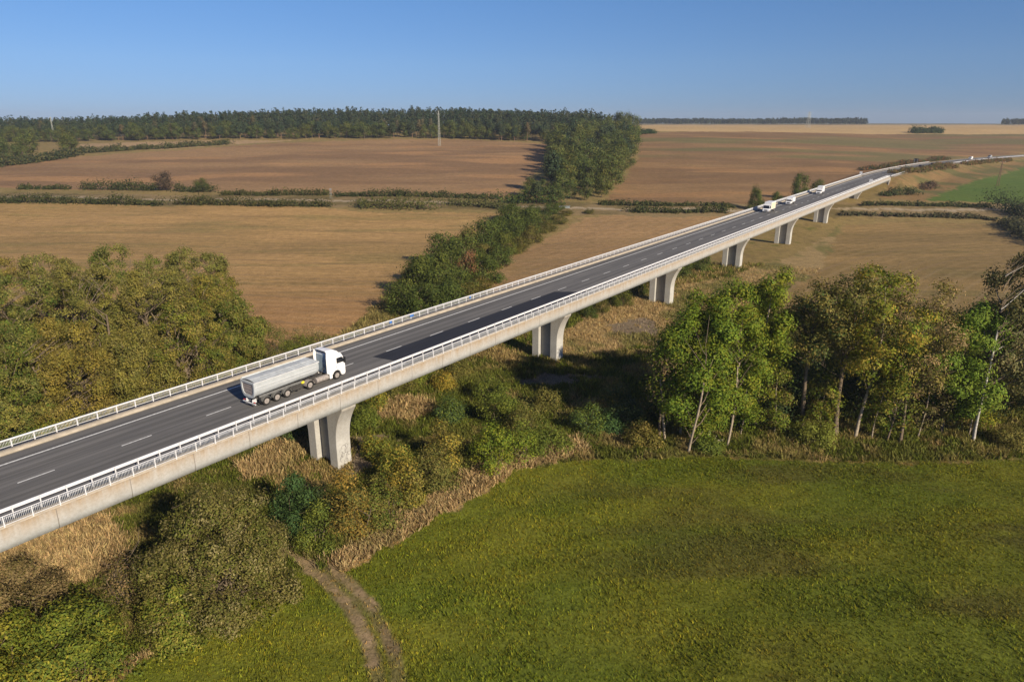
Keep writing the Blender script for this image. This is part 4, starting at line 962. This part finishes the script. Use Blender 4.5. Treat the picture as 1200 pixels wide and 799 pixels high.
def wheel_proto(r, w, rimm, dish=.12, hub=.35):
    n = 24; m = MB()
    prof = [(r * .62, w / 2 - .02), (r * .93, w / 2), (r, w / 2 - .05), (r, -w / 2 + .05), (r * .93, -w / 2), (r * .62, -w / 2 + .02)]
    vs = [(q * math.cos(2 * math.pi * i / n), y, q * math.sin(2 * math.pi * i / n)) for i in range(n) for q, y in prof]
    k = len(prof); m.add(vs, [(i * k + j, i * k + (j + 1) % k, ((i + 1) % n) * k + (j + 1) % k, ((i + 1) % n) * k + j) for i in range(n) for j in range(k)], True)
    rm = MB()
    for sg in (1, -1):
        rm.tube((0, sg * (w / 2 - dish), 0), (0, sg * (w / 2 - .025), 0), r * .5, r * .64, 20)
        rm.tube((0, sg * (w / 2 - dish), 0), (0, sg * (w / 2 + .015), 0), r * hub * .62, r * hub * .5, 10)
    return m, rm
def put_wheel(parent, x, y, r, w, rimm, cache={}):
    key = (round(r, 3), round(w, 3), rimm.name)
    if key not in cache:
        m, rm = wheel_proto(r, w, rimm)
        a = m.build('wheel', M_RUBBER, parent, loc=(x, y, r)); b = rm.build('rim', rimm, a); cache[key] = (a.data, b.data); return a
    a = link('wheel', cache[key][0], parent, (x, y, r)); link('rim', cache[key][1], a); return a

# the tipper truck
T = on_road('tipper_truck', 41.7, 1.7, label='white tractor with grey half-pipe tipper trailer driving away in the right lane', cat='truck')
# trailer tub: lofted half-pipe
def u_prof(w, top, bot, flatw):
    pts = []
    for t in np.linspace(0, 1, 9): 
        a = t * math.pi / 2
        pts.append((flatw + (w - flatw) * math.sin(a) ** .75, bot + (top - bot) * .62 * (1 - math.cos(a))))
    pts.append((w, top))
    return [(-y, z) for y, z in pts[::-1]] + pts
m = MB(); ring = []
stations = [(-1.35, 1.20, 3.02, 1.22, .40), (-1.15, 1.22, 3.06, 1.24, .42), (2.5, 1.22, 3.02, 1.36, .46), (7.0, 1.20, 2.98, 1.42, .46), (7.5, 1.16, 2.98, 1.6, .44)]
for x, w, tp, bt, fw in stations: ring.append([(x, y, z) for y, z in u_prof(w, tp, bt, fw)])
k = len(ring[0]); vs = [p for r_ in ring for p in r_]
m.add(vs, [(i * k + j, i * k + j + 1, (i + 1) * k + j + 1, (i + 1) * k + j) for i in range(len(ring) - 1) for j in range(k - 1)], True)
m.add(ring[-1], [tuple(range(k))])
tub = m.build('tub', M_ALU, T)
m = MB()
for sg in (1, -1):
    for zz, yy in ((2.13, 1.17), (2.50, 1.20)): m.box(-1.3, 7.1, sg * (yy + .012) - .022, sg * (yy + .012) + .022, zz - .03, zz + .03)
m.build('side_ribs', M_GALV, tub)
m = MB()
for sg in (1, -1):
    m.box(-1.4, 7.55, sg * 1.16, sg * 1.29, 2.96, 3.08) if sg > 0 else m.box(-1.4, 7.55, -1.29, -1.16, 2.96, 3.08)
m.box(7.47, 7.57, -1.15, 1.15, 2.9, 3.1)
m.build('top_rail', M_GALV, tub, .015)
m = MB()   # tarpaulin over the load, sagging between hoops
vs = []; nx, ny = 26, 7
for i in range(nx):
    x = -1.3 + 8.75 * i / (nx - 1)
    for j in range(ny):
        y = -1.17 + 2.34 * j / (ny - 1); c = 1 - (y / 1.17) ** 2
        vs.append((x, y, 3.09 + .10 * c + .035 * math.cos(i * 2.1) * c + .015 * math.sin(i * 5 + j)))
m.add(vs, [(i * ny + j, (i + 1) * ny + j, (i + 1) * ny + j + 1, i * ny + j + 1) for i in range(nx - 1) for j in range(ny - 1)], True)
tp = m.build('tarpaulin', M_TARP, tub)
m = MB(); m.tube((-1.3, 1.2, 3.16), (7.45, 1.2, 3.13), .075, n=10); m.build('tarpaulin_roll', M_TARP, tp)
m = MB(); m.tube((-1.25, -.35, 3.235), (7.3, -.35, 3.225), .02, n=6); m.build('tarpaulin_seam', M_GALV, tp)
# rear gate
m = MB(); P = u_prof(1.05, 2.85, 1.42, .38); m.xprism(P, -1.36, -1.30); m.build('tailgate', M_GATE, tub)
m = MB(); A = u_prof(1.24, 3.06, 1.16, .46); B = u_prof(1.02, 2.84, 1.44, .36); n = len(A)
for xx, inv in ((-1.46, False), (-1.28, True)):
    pass
vs = [(-1.46, y, z) for y, z in A] + [(-1.46, y, z) for y, z in B] + [(-1.28, y, z) for y, z in A] + [(-1.28, y, z) for y, z in B]
fs = []
for i in range(n):
    j = (i + 1) % n
    fs += [(i, j, n + j, n + i), (2 * n + i, 3 * n + i, 3 * n + j, 2 * n + j), (i, 2 * n + i, 2 * n + j, j), (n + i, n + j, 3 * n + j, 3 * n + i)]
m.add(vs, fs); m.build('gate_frame', M_ALU, tub)
m = MB()
for z in (1.75, 2.15, 2.55): m.box(-1.40, -1.365, -.85, .85, z - .03, z + .03)
m.build('gate_ribs', M_GATE, tub)
m = MB()
for sg in (.42, -.42): m.box(-1.0, 7.4, sg - .07, sg + .07, .78, 1.06)
m.box(-1.0, -.85, -.42, .42, .8, 1.0); m.box(2, 2.12, -.42, .42, .8, 1.0); m.box(5, 5.12, -.42, .42, .8, 1.0); m.box(5.4, 6.6, -.55, .55, .98, 1.06)
m.box(5.6, 11.0, -.43, -.3, .6, .88); m.box(5.6, 11.0, .3, .43, .6, .88)
m.build('chassis', M_CHASSIS, T)
m = MB(); m.box(-1.5, -1.38, -1.2, 1.2, .44, .58); m.box(-1.44, -.9, -.62, -.52, .5, .95); m.box(-1.44, -.9, .52, .62, .5, .95); m.build('rear_bumper', M_GALV, T, .02)
m = MB(); m.box(-1.515, -1.50, -.26, .26, .455, .565); m.build('number_plate', M_CHALK, T)
for sg in (1, -1):
    m = MB(); m.box(-1.47, -1.38, sg * .95 - .13, sg * .95 + .13, .66, .75); m.build('tail_light', M_REDL, T, .01)
    m = MB(); m.box(-.75, -.72, sg * 1.02 - .2, sg * 1.02 + .2, .25, .95); m.build('mud_flap', M_BLACK, T)
    m = MB()
    for ax in (0, 1.4, 2.8):
        pts = [(ax + .60 * math.cos(a), .5 + .60 * math.sin(a)) for a in np.linspace(math.pi * .93, math.pi * .07, 9)]
        pin = [(ax + .56 * math.cos(a), .5 + .56 * math.sin(a)) for a in np.linspace(math.pi * .07, math.pi * .93, 9)]
        m.prism(pts + pin, sg * 1.0 - .22, sg * 1.0 + .22)
    m.build('trailer_fender', M_FEND, T)
    m = MB(); m.box(-.8, 5.1, sg * .98 - .12, sg * .98 + .12, 1.12, 1.34); m.build('frame_skirt', M_FEND, T, .03)
    m = MB()
    pts = [(6.0 + .64 * math.cos(a), .5 + .64 * math.sin(a)) for a in np.linspace(math.pi * .98, math.pi * .02, 11)]
    pin = [(6.0 + .6 * math.cos(a), .5 + .6 * math.sin(a)) for a in np.linspace(math.pi * .02, math.pi * .98, 11)]
    m.prism(pts + pin, sg * .96 - .3, sg * .96 + .3); m.build('drive_fender', M_DUSTY, T)
    m = MB(); m.box(4.4, 4.55, sg * .9 - .07, sg * .9 + .07, .35, 1.05); m.box(4.32, 4.63, sg * .9 - .12, sg * .9 + .12, .3, .36); m.build('landing_leg', M_CHASSIS, T)
    m = MB(); m.box(3.5, 5.1, sg * 1.05 - .1, sg * 1.05 + .1, .5, .56); m.box(3.5, 5.1, sg * 1.05 - .1, sg * 1.05 + .1, .78, .84); m.build('side_guard', M_CHASSIS, T)
    m = MB(); m.tube((6.95, sg * .98, .70), (8.75, sg * .98, .70), .36, n=18); m.build('fuel_tank', M_DUSTY if sg < 0 else M_CHASSIS, T)
    for ax in (0, 1.4, 2.8): put_wheel(T, ax, sg * 1.0, .5, .4, M_DUSTY)
    put_wheel(T, 6.0, sg * .95, .51, .58, M_DUSTY); put_wheel(T, 10.15, sg * 1.04, .51, .33, M_DUSTY)
m = MB(); m.box(4.85, 5.25, -1.2, -.94, 1.02, 1.28); m.build('tool_box', M_YEL, T, .03)
m = MB(); m.box(3.4, 5.1, -1.0, -.5, .5, 1.0); m.build('air_tank_box', M_CHASSIS, T, .05)
m = MB(); m.tube((7.75, 0, 1.0), (7.68, 0, 2.8), .14, .11, 12); m.build('hoist_cylinder', M_CHASSIS, T)
m = MB(); m.box(7.2, 8.2, -.5, .5, .88, 1.05); m.tube((8.2, .75, .9), (8.3, .75, 2.7), .09, n=10); m.bar((8.0, -.5, 1.05), (8.9, -.6, 1.9), .05); m.build('exhaust_and_lines', M_CHASSIS, T)
arch = [(10.15 + .66 * math.cos(a), .52 + .66 * math.sin(a)) for a in np.linspace(math.pi * .92, math.pi * .06, 9)]
cabp = [(9.0, .92), (9.42, .92)] + arch + [(10.88, .36), (11.42, .36), (11.52, .6), (11.52, 1.5), (11.46, 1.95), (11.22, 2.85), (10.98, 3.2), (10.5, 3.42), (9.3, 3.46), (9.0, 3.46)]
m = MB(); m.prism(cabp, -1.22, 1.22, lambda x, z: 1 - .03 * max(0, z - 2.0)); cab = m.build('cab', M_WHITE, T, .07)
m = MB(); m.add([(8.995, -1.02, 1.1), (8.995, 1.02, 1.1), (8.995, 1.02, 3.3), (8.995, -1.02, 3.3), (8.95, -1.02, 1.1), (8.95, 1.02, 1.1), (8.95, 1.02, 3.3), (8.95, -1.02, 3.3)], [(0, 1, 2, 3), (4, 7, 6, 5), (0, 4, 5, 1), (1, 5, 6, 2), (2, 6, 7, 3), (3, 7, 4, 0)]); m.build('cab_back', M_BLUEGREY, cab)
# roof spoiler: open at the back like a hood
vs = []; n = 7
for x, zt, hw in ((8.75, 3.95, 1.12), (9.3, 3.95, 1.12), (10.0, 3.82, 1.08), (10.65, 3.5, 1.0)):
    vs += [(x, -hw, 3.44), (x, -hw, zt - .16), (x, -hw + .16, zt), (x, 0, zt + .03), (x, hw - .16, zt), (x, hw, zt - .16), (x, hw, 3.44)]
fs = [(i * n + j, i * n + j + 1, (i + 1) * n + j + 1, (i + 1) * n + j) for i in range(3) for j in range(n - 1)] + [(3 * n + 0, 3 * n + 1, 3 * n + 2, 3 * n + 3, 3 * n + 4, 3 * n + 5, 3 * n + 6)]
m = MB(); m.add(vs, fs, False); o = m.build('roof_spoiler', M_WHITE, cab)
sol = o.modifiers.new('thick', 'SOLIDIFY'); sol.thickness = .05
for sg in (1, -1):
    m = MB(); m.prism([(8.62, 1.15), (9.02, .95), (9.02, 3.86), (8.72, 3.86), (8.64, 3.2)], sg * 1.19 - .025, sg * 1.19 + .025); m.build('side_deflector', M_WHITE, cab, .015)
    m = MB(); m.box(9.0, 9.42, sg * 1.12 - .1, sg * 1.12 + .1, .36, .93); m.build('step_panel', M_WHITE, cab, .03)
    m = MB(); m.prism([(10.2, 2.02), (11.30, 2.02), (11.16, 2.62), (11.0, 2.72), (10.2, 2.72)], sg * 1.195 - .02, sg * 1.195 + .02); m.build('side_window', M_GLASS, cab)
    m = MB(); m.box(11.22, 11.42, sg * 1.38 - .12, sg * 1.38 + .12, 1.95, 2.65); m.bar((11.2, sg * 1.2, 2.5), (11.3, sg * 1.38, 2.5), .03); m.build('mirror', M_BLACK, cab, .03)
    m = MB(); m.box(11.50, 11.56, sg * .85 - .2, sg * .85 + .2, .62, .86); m.build('headlight', M_LAMP, cab, .02)
    m = MB(); m.box(10.05, 10.18, sg * 1.225 - .012, sg * 1.225 + .012, 1.55, 1.62); m.build('door_handle', M_BLACK, cab)
m = MB(); m.add([(11.475, -1.05, 1.98), (11.475, 1.05, 1.98), (11.24, 1.02, 2.86), (11.24, -1.02, 2.86)], [(0, 1, 2, 3)]); o = m.build('windshield', M_GLASS, cab); sol = o.modifiers.new('thick', 'SOLIDIFY'); sol.thickness = .02; sol.offset = 1
m = MB(); m.add([(11.25, -1.1, 2.9), (11.25, 1.1, 2.9), (11.62, 1.05, 2.78), (11.62, -1.05, 2.78), (11.25, -1.1, 2.94), (11.25, 1.1, 2.94), (11.62, 1.05, 2.82), (11.62, -1.05, 2.82)], [(0, 1, 2, 3), (4, 7, 6, 5), (0, 4, 5, 1), (1, 5, 6, 2), (2, 6, 7, 3), (3, 7, 4, 0)]); m.build('sun_visor', M_BLACK, cab)
m = MB(); m.box(11.51, 11.55, -.7, .7, .75, 1.75); m.build('grille', M_BLACK, cab, .02)

def car(root, paint, L=4.4, W=1.8, H=1.45, kind='car'):
    """kind: car (estate), van; built with body, windows, wheels, lamps"""
    hl = L / 2; r = .33
    ax = (-hl + .85, hl - .85)
    def arcs(c): return [(c + .4 * math.cos(a), r + .4 * math.sin(a)) for a in np.linspace(math.pi * .95, math.pi * .05, 7)]
    base = [(-hl, .38), (ax[0] - .42, .26)] + arcs(ax[0]) + [(ax[0] + .42, .22), (ax[1] - .42, .22)] + arcs(ax[1]) + [(ax[1] + .42, .26), (hl - .02, .4)]
    sh = .88 if kind == 'car' else 1.05
    if kind == 'car': up = [(hl, .65), (hl - .25, .82), (hl - 1.1, sh + .06), (hl - 1.15, sh + .06), (-hl + .12, sh + .06), (-hl, .8)]
    else: up = [(hl, .8), (hl - .15, 1.0), (hl - .7, sh + .12), (hl - .72, sh + .12), (-hl, sh + .12)]
    m = MB(); m.prism(base + up, -W / 2, W / 2); body = m.build('body', paint, root, .05)
    if kind == 'car': top = [(hl - 1.15, sh + .05), (hl - 1.95, H - .04), (hl - 2.2, H), (-hl + .6, H - .02), (-hl + .1, sh + .05)]
    else: top = [(hl - .72, sh + .11), (hl - 1.45, H - .08), (hl - 1.8, H), (-hl + .08, H), (-hl, H - .1), (-hl, sh + .11)]
    nar = lambda x, z: 1 - .16 * max(0, z - sh) / (H - sh) if kind == 'car' else 1 - .06 * max(0, z - sh) / (H - sh)
    m = MB(); m.prism(top, -W / 2 + .02, W / 2 - .02, nar); m.build('cabin', paint, body, .05)
    def pt(x, z, sg): return (x, sg * ((W / 2 - .02) * nar(x, z) + .012), z)
    for sg in (1, -1):
        zz0, zz1 = sh + .1, H - .14
        xs = ((-hl + .45, hl - 1.35 - .35) if kind == 'car' else (hl - 2.1, hl - 1.1))
        q = [pt(xs[0], zz0, sg), pt(xs[1] + .3, zz0, sg), pt(xs[1] - .25, zz1, sg), pt(xs[0] + .15, zz1, sg)]
        m = MB(); m.add(q, [(0, 1, 2, 3)]); o = m.build('side_window', M_GLASS, body); so = o.modifiers.new('t', 'SOLIDIFY'); so.thickness = .01
        m = MB(); m.box(hl - .12, hl + .015, sg * (W / 2 - .28) - .2, sg * (W / 2 - .28) + .2, .6, .76); m.build('headlight', M_LAMP, body, .02)
        m = MB(); m.box(-hl - .015, -hl + .08, sg * (W / 2 - .2) - .12, sg * (W / 2 - .2) + .12, .75, .95); m.build('tail_light', M_REDL, body, .02)
        for a in ax: put_wheel(root, a, sg * (W / 2 - .12), r, .22, M_GALV)
    (x0, z0), (x1, z1) = ((hl - 1.15, sh + .07), (hl - 1.95, H - .06)) if kind == 'car' else ((hl - .72, sh + .15), (hl - 1.45, H - .1))
    f = W / 2 - .14
    m = MB(); m.add([(x0 + .03, -f, z0 + .03), (x0 + .03, f, z0 + .03), (x1 + .03, f * .9, z1 + .02), (x1 + .03, -f * .9, z1 + .02)], [(0, 1, 2, 3)]); o = m.build('windshield', M_GLASS, body); so = o.modifiers.new('t', 'SOLIDIFY'); so.thickness = .02; so.offset = 0
    if kind == 'car':
        m = MB(); m.add([(-hl + .1, -f, sh + .12), (-hl + .1, f, sh + .12), (-hl + .5, f * .9, H - .08), (-hl + .5, -f * .9, H - .08)], [(0, 1, 2, 3)]); o = m.build('rear_window', M_GLASS, body); so = o.modifiers.new('t', 'SOLIDIFY'); so.thickness = .06; so.offset = 0
    m = MB(); m.box(hl - .06, hl + .02, -.45, .45, .42, .6); m.build('grille', M_BLACK, body)
    return body

def boxtruck(root, L, W, boxH, cabL, cabH, boxmat, sidemat, paint=M_WHITE, gap=.12, axr=.42):
    hl = L / 2; r = axr; ax = (-hl + 1.3, hl - .95)
    arc = lambda c: [(c + (r + .08) * math.cos(a), r + (r + .08) * math.sin(a)) for a in np.linspace(math.pi * .95, math.pi * .05, 7)]
    c0 = hl - cabL
    prof = [(c0, .55), (ax[1] - r - .1, .4)] + arc(ax[1]) + [(hl - .02, .35), (hl, .9), (hl - .12, 1.2), (hl - .35, 1.35), (hl - .8, cabH - .1), (hl - 1.0, cabH), (c0, cabH)]
    m = MB(); m.prism(prof, -W / 2 + .08, W / 2 - .08, lambda x, z: 1 - .04 * max(0, z - 1.3)); cabo = m.build('cab', paint, root, .06)
    m = MB(); m.box(-hl, c0 - gap, -W / 2, W / 2, .95, boxH); b = m.build('box', boxmat, root, .04)
    for sg in (1, -1):
        m = MB(); m.box(-hl + .2, c0 - gap - .2, sg * (W / 2 + .006) - .006, sg * (W / 2 + .006) + .006, 1.1, boxH - .25); m.build('box_side', sidemat, b)
        m = MB(); m.prism([(hl - .45, 1.38), (hl - .88, cabH - .18), (c0 + .25, cabH - .18), (c0 + .25, 1.38)], sg * (W / 2 - .10) - .03, sg * (W / 2 - .10) + .03); m.build('side_window', M_GLASS, cabo)
        m = MB(); m.box(hl - .1, hl + .02, sg * (W / 2 - .38) - .2, sg * (W / 2 - .38) + .2, .72, .95); m.build('headlight', M_LAMP, cabo, .02)
        m = MB(); m.box(hl - .55, hl - .4, sg * (W / 2 + .12) - .1, sg * (W / 2 + .12) + .1, 1.4, 1.8); m.bar((hl - .5, sg * (W / 2 - .1), 1.5), (hl - .48, sg * (W / 2 + .1), 1.5), .03); m.build('mirror', M_BLACK, cabo)
        for a in ax: put_wheel(root, a, sg * (W / 2 - .2), r, .28, M_DUSTY)
    f = W / 2 - .2
    m = MB(); m.add([(hl - .33, -f, 1.38), (hl - .33, f, 1.38), (hl - .76, f * .95, cabH - .14), (hl - .76, -f * .95, cabH - .14)], [(0, 1, 2, 3)]); o = m.build('windshield', M_GLASS, cabo); so = o.modifiers.new('t', 'SOLIDIFY'); so.thickness = .03; so.offset = 0
    m = MB(); m.box(hl - .04, hl + .02, -.5, .5, .62, 1.0); m.build('grille', M_BLACK, cabo)
    m = MB(); m.box(-hl + .1, c0 + .2, -.4, .4, .5, .95); m.build('chassis', M_CHASSIS, root)

v = on_road('box_truck', 253.5, -2.7, True, label='white box truck with a cream panel on its side, nearest of the oncoming vehicles', cat='truck')
boxtruck(v, 7.4, 2.45, 3.45, 2.0, 2.55, M_WHITE, M_CREAM, axr=.45)
v = on_road('delivery_van', 282, -2.7, True, label='white oncoming van following closely behind the box truck', cat='van')
boxtruck(v, 6.0, 2.1, 2.65, 2.1, 2.05, M_WHITE, M_WHITE, axr=.36, gap=.02)
v = on_road('delivery_van', 331, -2.7, True, label='white oncoming van with a taller box, last of the three close oncoming vehicles', cat='van')
boxtruck(v, 6.4, 2.2, 3.4, 2.2, 2.0, M_WHITE, M_WHITE, axr=.36, gap=.02)
v = on_road('car', 575, 2.4, False, label='rear one of two dark cars driving away on the road bend', cat='car'); car(v, M_DARKCAR)
v = on_road('car', 608, 2.4, False, label='front one of two dark cars on the road bend, near the dark sign', cat='car'); car(v, M_DARKCAR, 4.7, 1.85, 1.5)
v = on_road('car', 722, -2.4, True, label='bright white van on the distant road, left of the silver one', cat='van'); car(v, M_WHITE, 5.2, 2.0, 2.2, 'van')
v = on_road('car', 768, -2.4, True, label='silver van furthest along the distant road', cat='van'); car(v, M_GREYCAR, 5.0, 1.95, 2.1, 'van')

# ------------------------------------------------------------------ masts, poles, small things
def height_px(px, py, ytop):
    p = on_ground(px, py); r = ray(px, ytop); return p, CAM_H + r[2] * p[1] / r[1] - p[2]
def lattice(px, py, ytop, label, base, arms, th=.12):
    p, H = height_px(px, py, ytop); o = empty('pylon', tuple(p), .4, label=label, cat='pylon')
    m = MB(); n = int(H / (base * 1.1)) + 3; hw = lambda z: base / 2 * (1 - z / H) ** .9 + .25
    zs = np.linspace(-.5, H, n)
    for i in range(n - 1):
        a, b = zs[i], zs[i + 1]; ha, hb = hw(max(a, 0)), hw(b)
        for sx, sy in ((1, 1), (1, -1), (-1, -1), (-1, 1)):
            m.bar((sx * ha, sy * ha, a), (sx * hb, sy * hb, b), th)
            sx2, sy2 = (-sy, sx)
            m.bar((sx * ha, sy * ha, a), (sx2 * hb, sy2 * hb, b), th * .6)
    m.build('tower', M_LATT, o)
    for z, w in arms:
        q = MB(); zz = H * z
        for s2 in (.3, -.3): q.bar((-w, 0, zz), (w, s2, zz), th * .8); q.bar((-w, 0, zz), (0, s2, zz + .9), th * .6); q.bar((w, s2, zz), (0, s2, zz + .9), th * .6)
        q.build('cross_arm', M_LATT, o)
    return o
lattice(515, 171, 130, 'tall slim pale lattice mast standing on the brown hill field before the forest', 1.5, [(.9, 1.6)], .13)
lattice(64.5, 166, 137, 'pale lattice pylon in front of the forest at the far left', 1.0, [(.95, 1.3), (.84, 1.6)], .12)
lattice(946.5, 150, 131, 'hazy lattice pylon on the skyline of the pale field', 5.0, [(.92, 4.5), (.8, 5.5), (.68, 4.5)], .22)
p, H = height_px(1169, 218, 189); o = empty('utility_pole', tuple(p), .3, label='brown A-shaped utility pole standing in the green field', cat='pole')
m = MB(); m.tube((-.9, 0, -.5), (-.12, 0, H), .2, .14, 8); m.tube((.9, 0, -.5), (.12, 0, H), .2, .14, 8); m.build('legs', M_WOOD, o)
m = MB(); m.box(-2.4, 2.4, -.1, .1, H - .9, H - .7); m.box(-.75, .75, -.08, .08, H * .4, H * .4 + .2); m.build('cross_arm', M_WOOD, o)
m = MB()
for q in (-2.2, 0, 2.2): m.tube((q, 0, H - .7), (q, 0, H - .35), .07, .1, 8)
m.build('insulator', M_WHITE, o)
p, H = height_px(388, 233, 221); o = empty('marker_post', tuple(p), .3, label='short greyish double post beside the field track', cat='post')
m = MB(); m.bar((-.5, 0, -.3), (-.2, 0, H), .14); m.bar((.5, 0, -.3), (.2, 0, H), .14); m.build('legs', M_WEIR, o)
m = MB(); m.box(-.6, .6, -.1, .1, H - .5, H - .2); m.box(-.45, .45, -.08, .08, H * .5, H * .5 + .15); m.build('cross_bar', M_WEIR, o)
X, Y = road_world(612, -10.2); o = empty('road_sign', (float(X), float(Y), DECK - .25), ROT, label='dark road sign seen from behind on the far verge of the bend', cat='sign')
m = MB(); m.tube((0, 1.0, -.3), (0, 1.0, 4.2), .07, n=8); m.tube((0, -1.0, -.3), (0, -1.0, 4.2), .07, n=8); m.build('post', M_SIGN, o)
m = MB(); m.box(.08, .12, -1.5, 1.5, 1.9, 4.4); m.build('sign_panel', M_BLACK, o, .02)
for s_, u_, nm, lb in ((395.5, 7.2, 'road_sign', 'white back of a small sign on the right railing near the end of the viaduct'), (459, -8.6, 'road_sign', 'pale sign back at the left end of the viaduct railing')):
    X, Y = road_world(s_, u_); o = empty('road_sign', (float(X), float(Y), DECK + (.19 if u_ > 0 else -.12)), ROT, label=lb, cat='sign')
    m = MB(); m.tube((0, 0, 0), (0, 0, 2.6), .05, n=8); m.build('post', M_SIGN, o)
    m = MB(); m.box(-.02, .02, -.75, .75, 1.1, 2.6); m.build('sign_panel', M_WHITE, o, .008)
p = on_ground(659, 244); o = empty('culvert', tuple(p), .1, label='small blue-grey concrete culvert wall at the foot of the wood by the track', cat='culvert')
m = MB(); m.box(-3.6, 3.6, -.25, .25, -.5, .8); m.build('wall', M_WEIR, o, .05)
m = MB(); m.box(-3.9, 3.9, -.4, .4, .8, .98); m.build('coping', M_WEIR, o, .03)
p = on_ground(832, 522); o = empty('fallen_log', tuple(p + [0, 0, .25]), .1, label='pale broken log lying on the meadow margin under the ash trees', cat='log')
m = MB(); m.tube((-2.3, 0, 0), (2.1, .5, .25), .24, .17, 10); m.tube((.6, .3, .1), (1.3, 1.0, .9), .1, .05, 8); m.build('trunk', M_PALE, o)

# ------------------------------------------------------------------ light, sky, camera
SKYBAND = [(0., (.40, .455, .585)), (.075, (.63, .69, .71)), (.16, (.71, .85, .84)), (.5, (1, 1, 1))]
def build_light():
    sun = bpy.data.lights.new('sun', 'SUN'); sun.energy = 5.0; sun.angle = RAD(.53); sun.color = (1.0, .87, .68)
    so = bpy.data.objects.new('sun', sun); C.objects.link(so)
    so.rotation_euler = Vector((-SUN[0], -SUN[1], -SUN[2])).to_track_quat('-Z', 'Y').to_euler()
    so.location = (100, -80, 200)
    w = bpy.data.worlds.new('World'); bpy.context.scene.world = w; w.use_nodes = True
    t = w.node_tree; bg = t.nodes['Background']
    sky = t.nodes.new('ShaderNodeTexSky'); sky.sky_type = 'NISHITA'; sky.sun_disc = False
    sky.sun_elevation = SUN_EL; sky.sun_rotation = math.atan2(SUN[0], SUN[1])
    sky.altitude = 1500; sky.air_density = .85; sky.dust_density = .05; sky.ozone_density = 3.0
    mx = t.nodes.new('ShaderNodeMix'); mx.data_type = 'RGBA'; mx.blend_type = 'MULTIPLY'; mx.inputs[0].default_value = 1.0
    mx.inputs[7].default_value = (.90, .97, 1.22, 1); t.links.new(sky.outputs[0], mx.inputs[6]); 
    tc = t.nodes.new('ShaderNodeTexCoord'); sp = t.nodes.new('ShaderNodeSeparateXYZ'); t.links.new(tc.outputs['Generated'], sp.inputs[0])
    rm = t.nodes.new('ShaderNodeValToRGB'); e = rm.color_ramp.elements; e.new(.075); e.new(.16)     # murk painted into the sky colour, dimming it towards the horizon
    for q, (ps, c) in zip(e, SKYBAND): q.position = ps; q.color = (*c, 1)
    t.links.new(sp.outputs['Z'], rm.inputs['Fac'])
    m2 = t.nodes.new('ShaderNodeMix'); m2.data_type = 'RGBA'; m2.blend_type = 'MULTIPLY'; m2.inputs[0].default_value = 1.0
    t.links.new(mx.outputs[2], m2.inputs[6]); t.links.new(rm.outputs['Color'], m2.inputs[7]); t.links.new(m2.outputs[2], bg.inputs['Color']); bg.inputs['Strength'].default_value = .066
build_light()
def build_haze():
    m = bpy.data.materials.new('thin_haze'); m.use_nodes = True; t = m.node_tree; t.nodes.clear()
    o = t.nodes.new('ShaderNodeOutputMaterial'); v = t.nodes.new('ShaderNodeVolumePrincipled')
    v.inputs['Color'].default_value = (.80, .87, 1.0, 1); v.inputs['Density'].default_value = HAZE; v.inputs['Anisotropy'].default_value = .15
    t.links.new(v.outputs[0], o.inputs['Volume'])
    b = MB(); b.box(-3600, 3600, -3600, 3600, -9, 85)
    tag(b.build('haze', m), kind='stuff')
HAZE = .00011
build_haze()
sc = bpy.context.scene
cam = bpy.data.cameras.new('camera'); co = bpy.data.objects.new('camera', cam); C.objects.link(co)
cam.sensor_width = 36; cam.lens = 24; cam.clip_end = 20000; cam.clip_start = .5
co.location = (0, 0, CAM_H); co.rotation_euler = (math.pi / 2 - PITCH, 0, 0); sc.camera = co
sc.view_settings.view_transform = 'Standard'; sc.view_settings.look = 'None'; sc.view_settings.exposure = .5; sc.view_settings.gamma = 1
sc.cycles.max_bounces = 5; sc.cycles.diffuse_bounces = 2; sc.cycles.glossy_bounces = 2; sc.cycles.transmission_bounces = 3
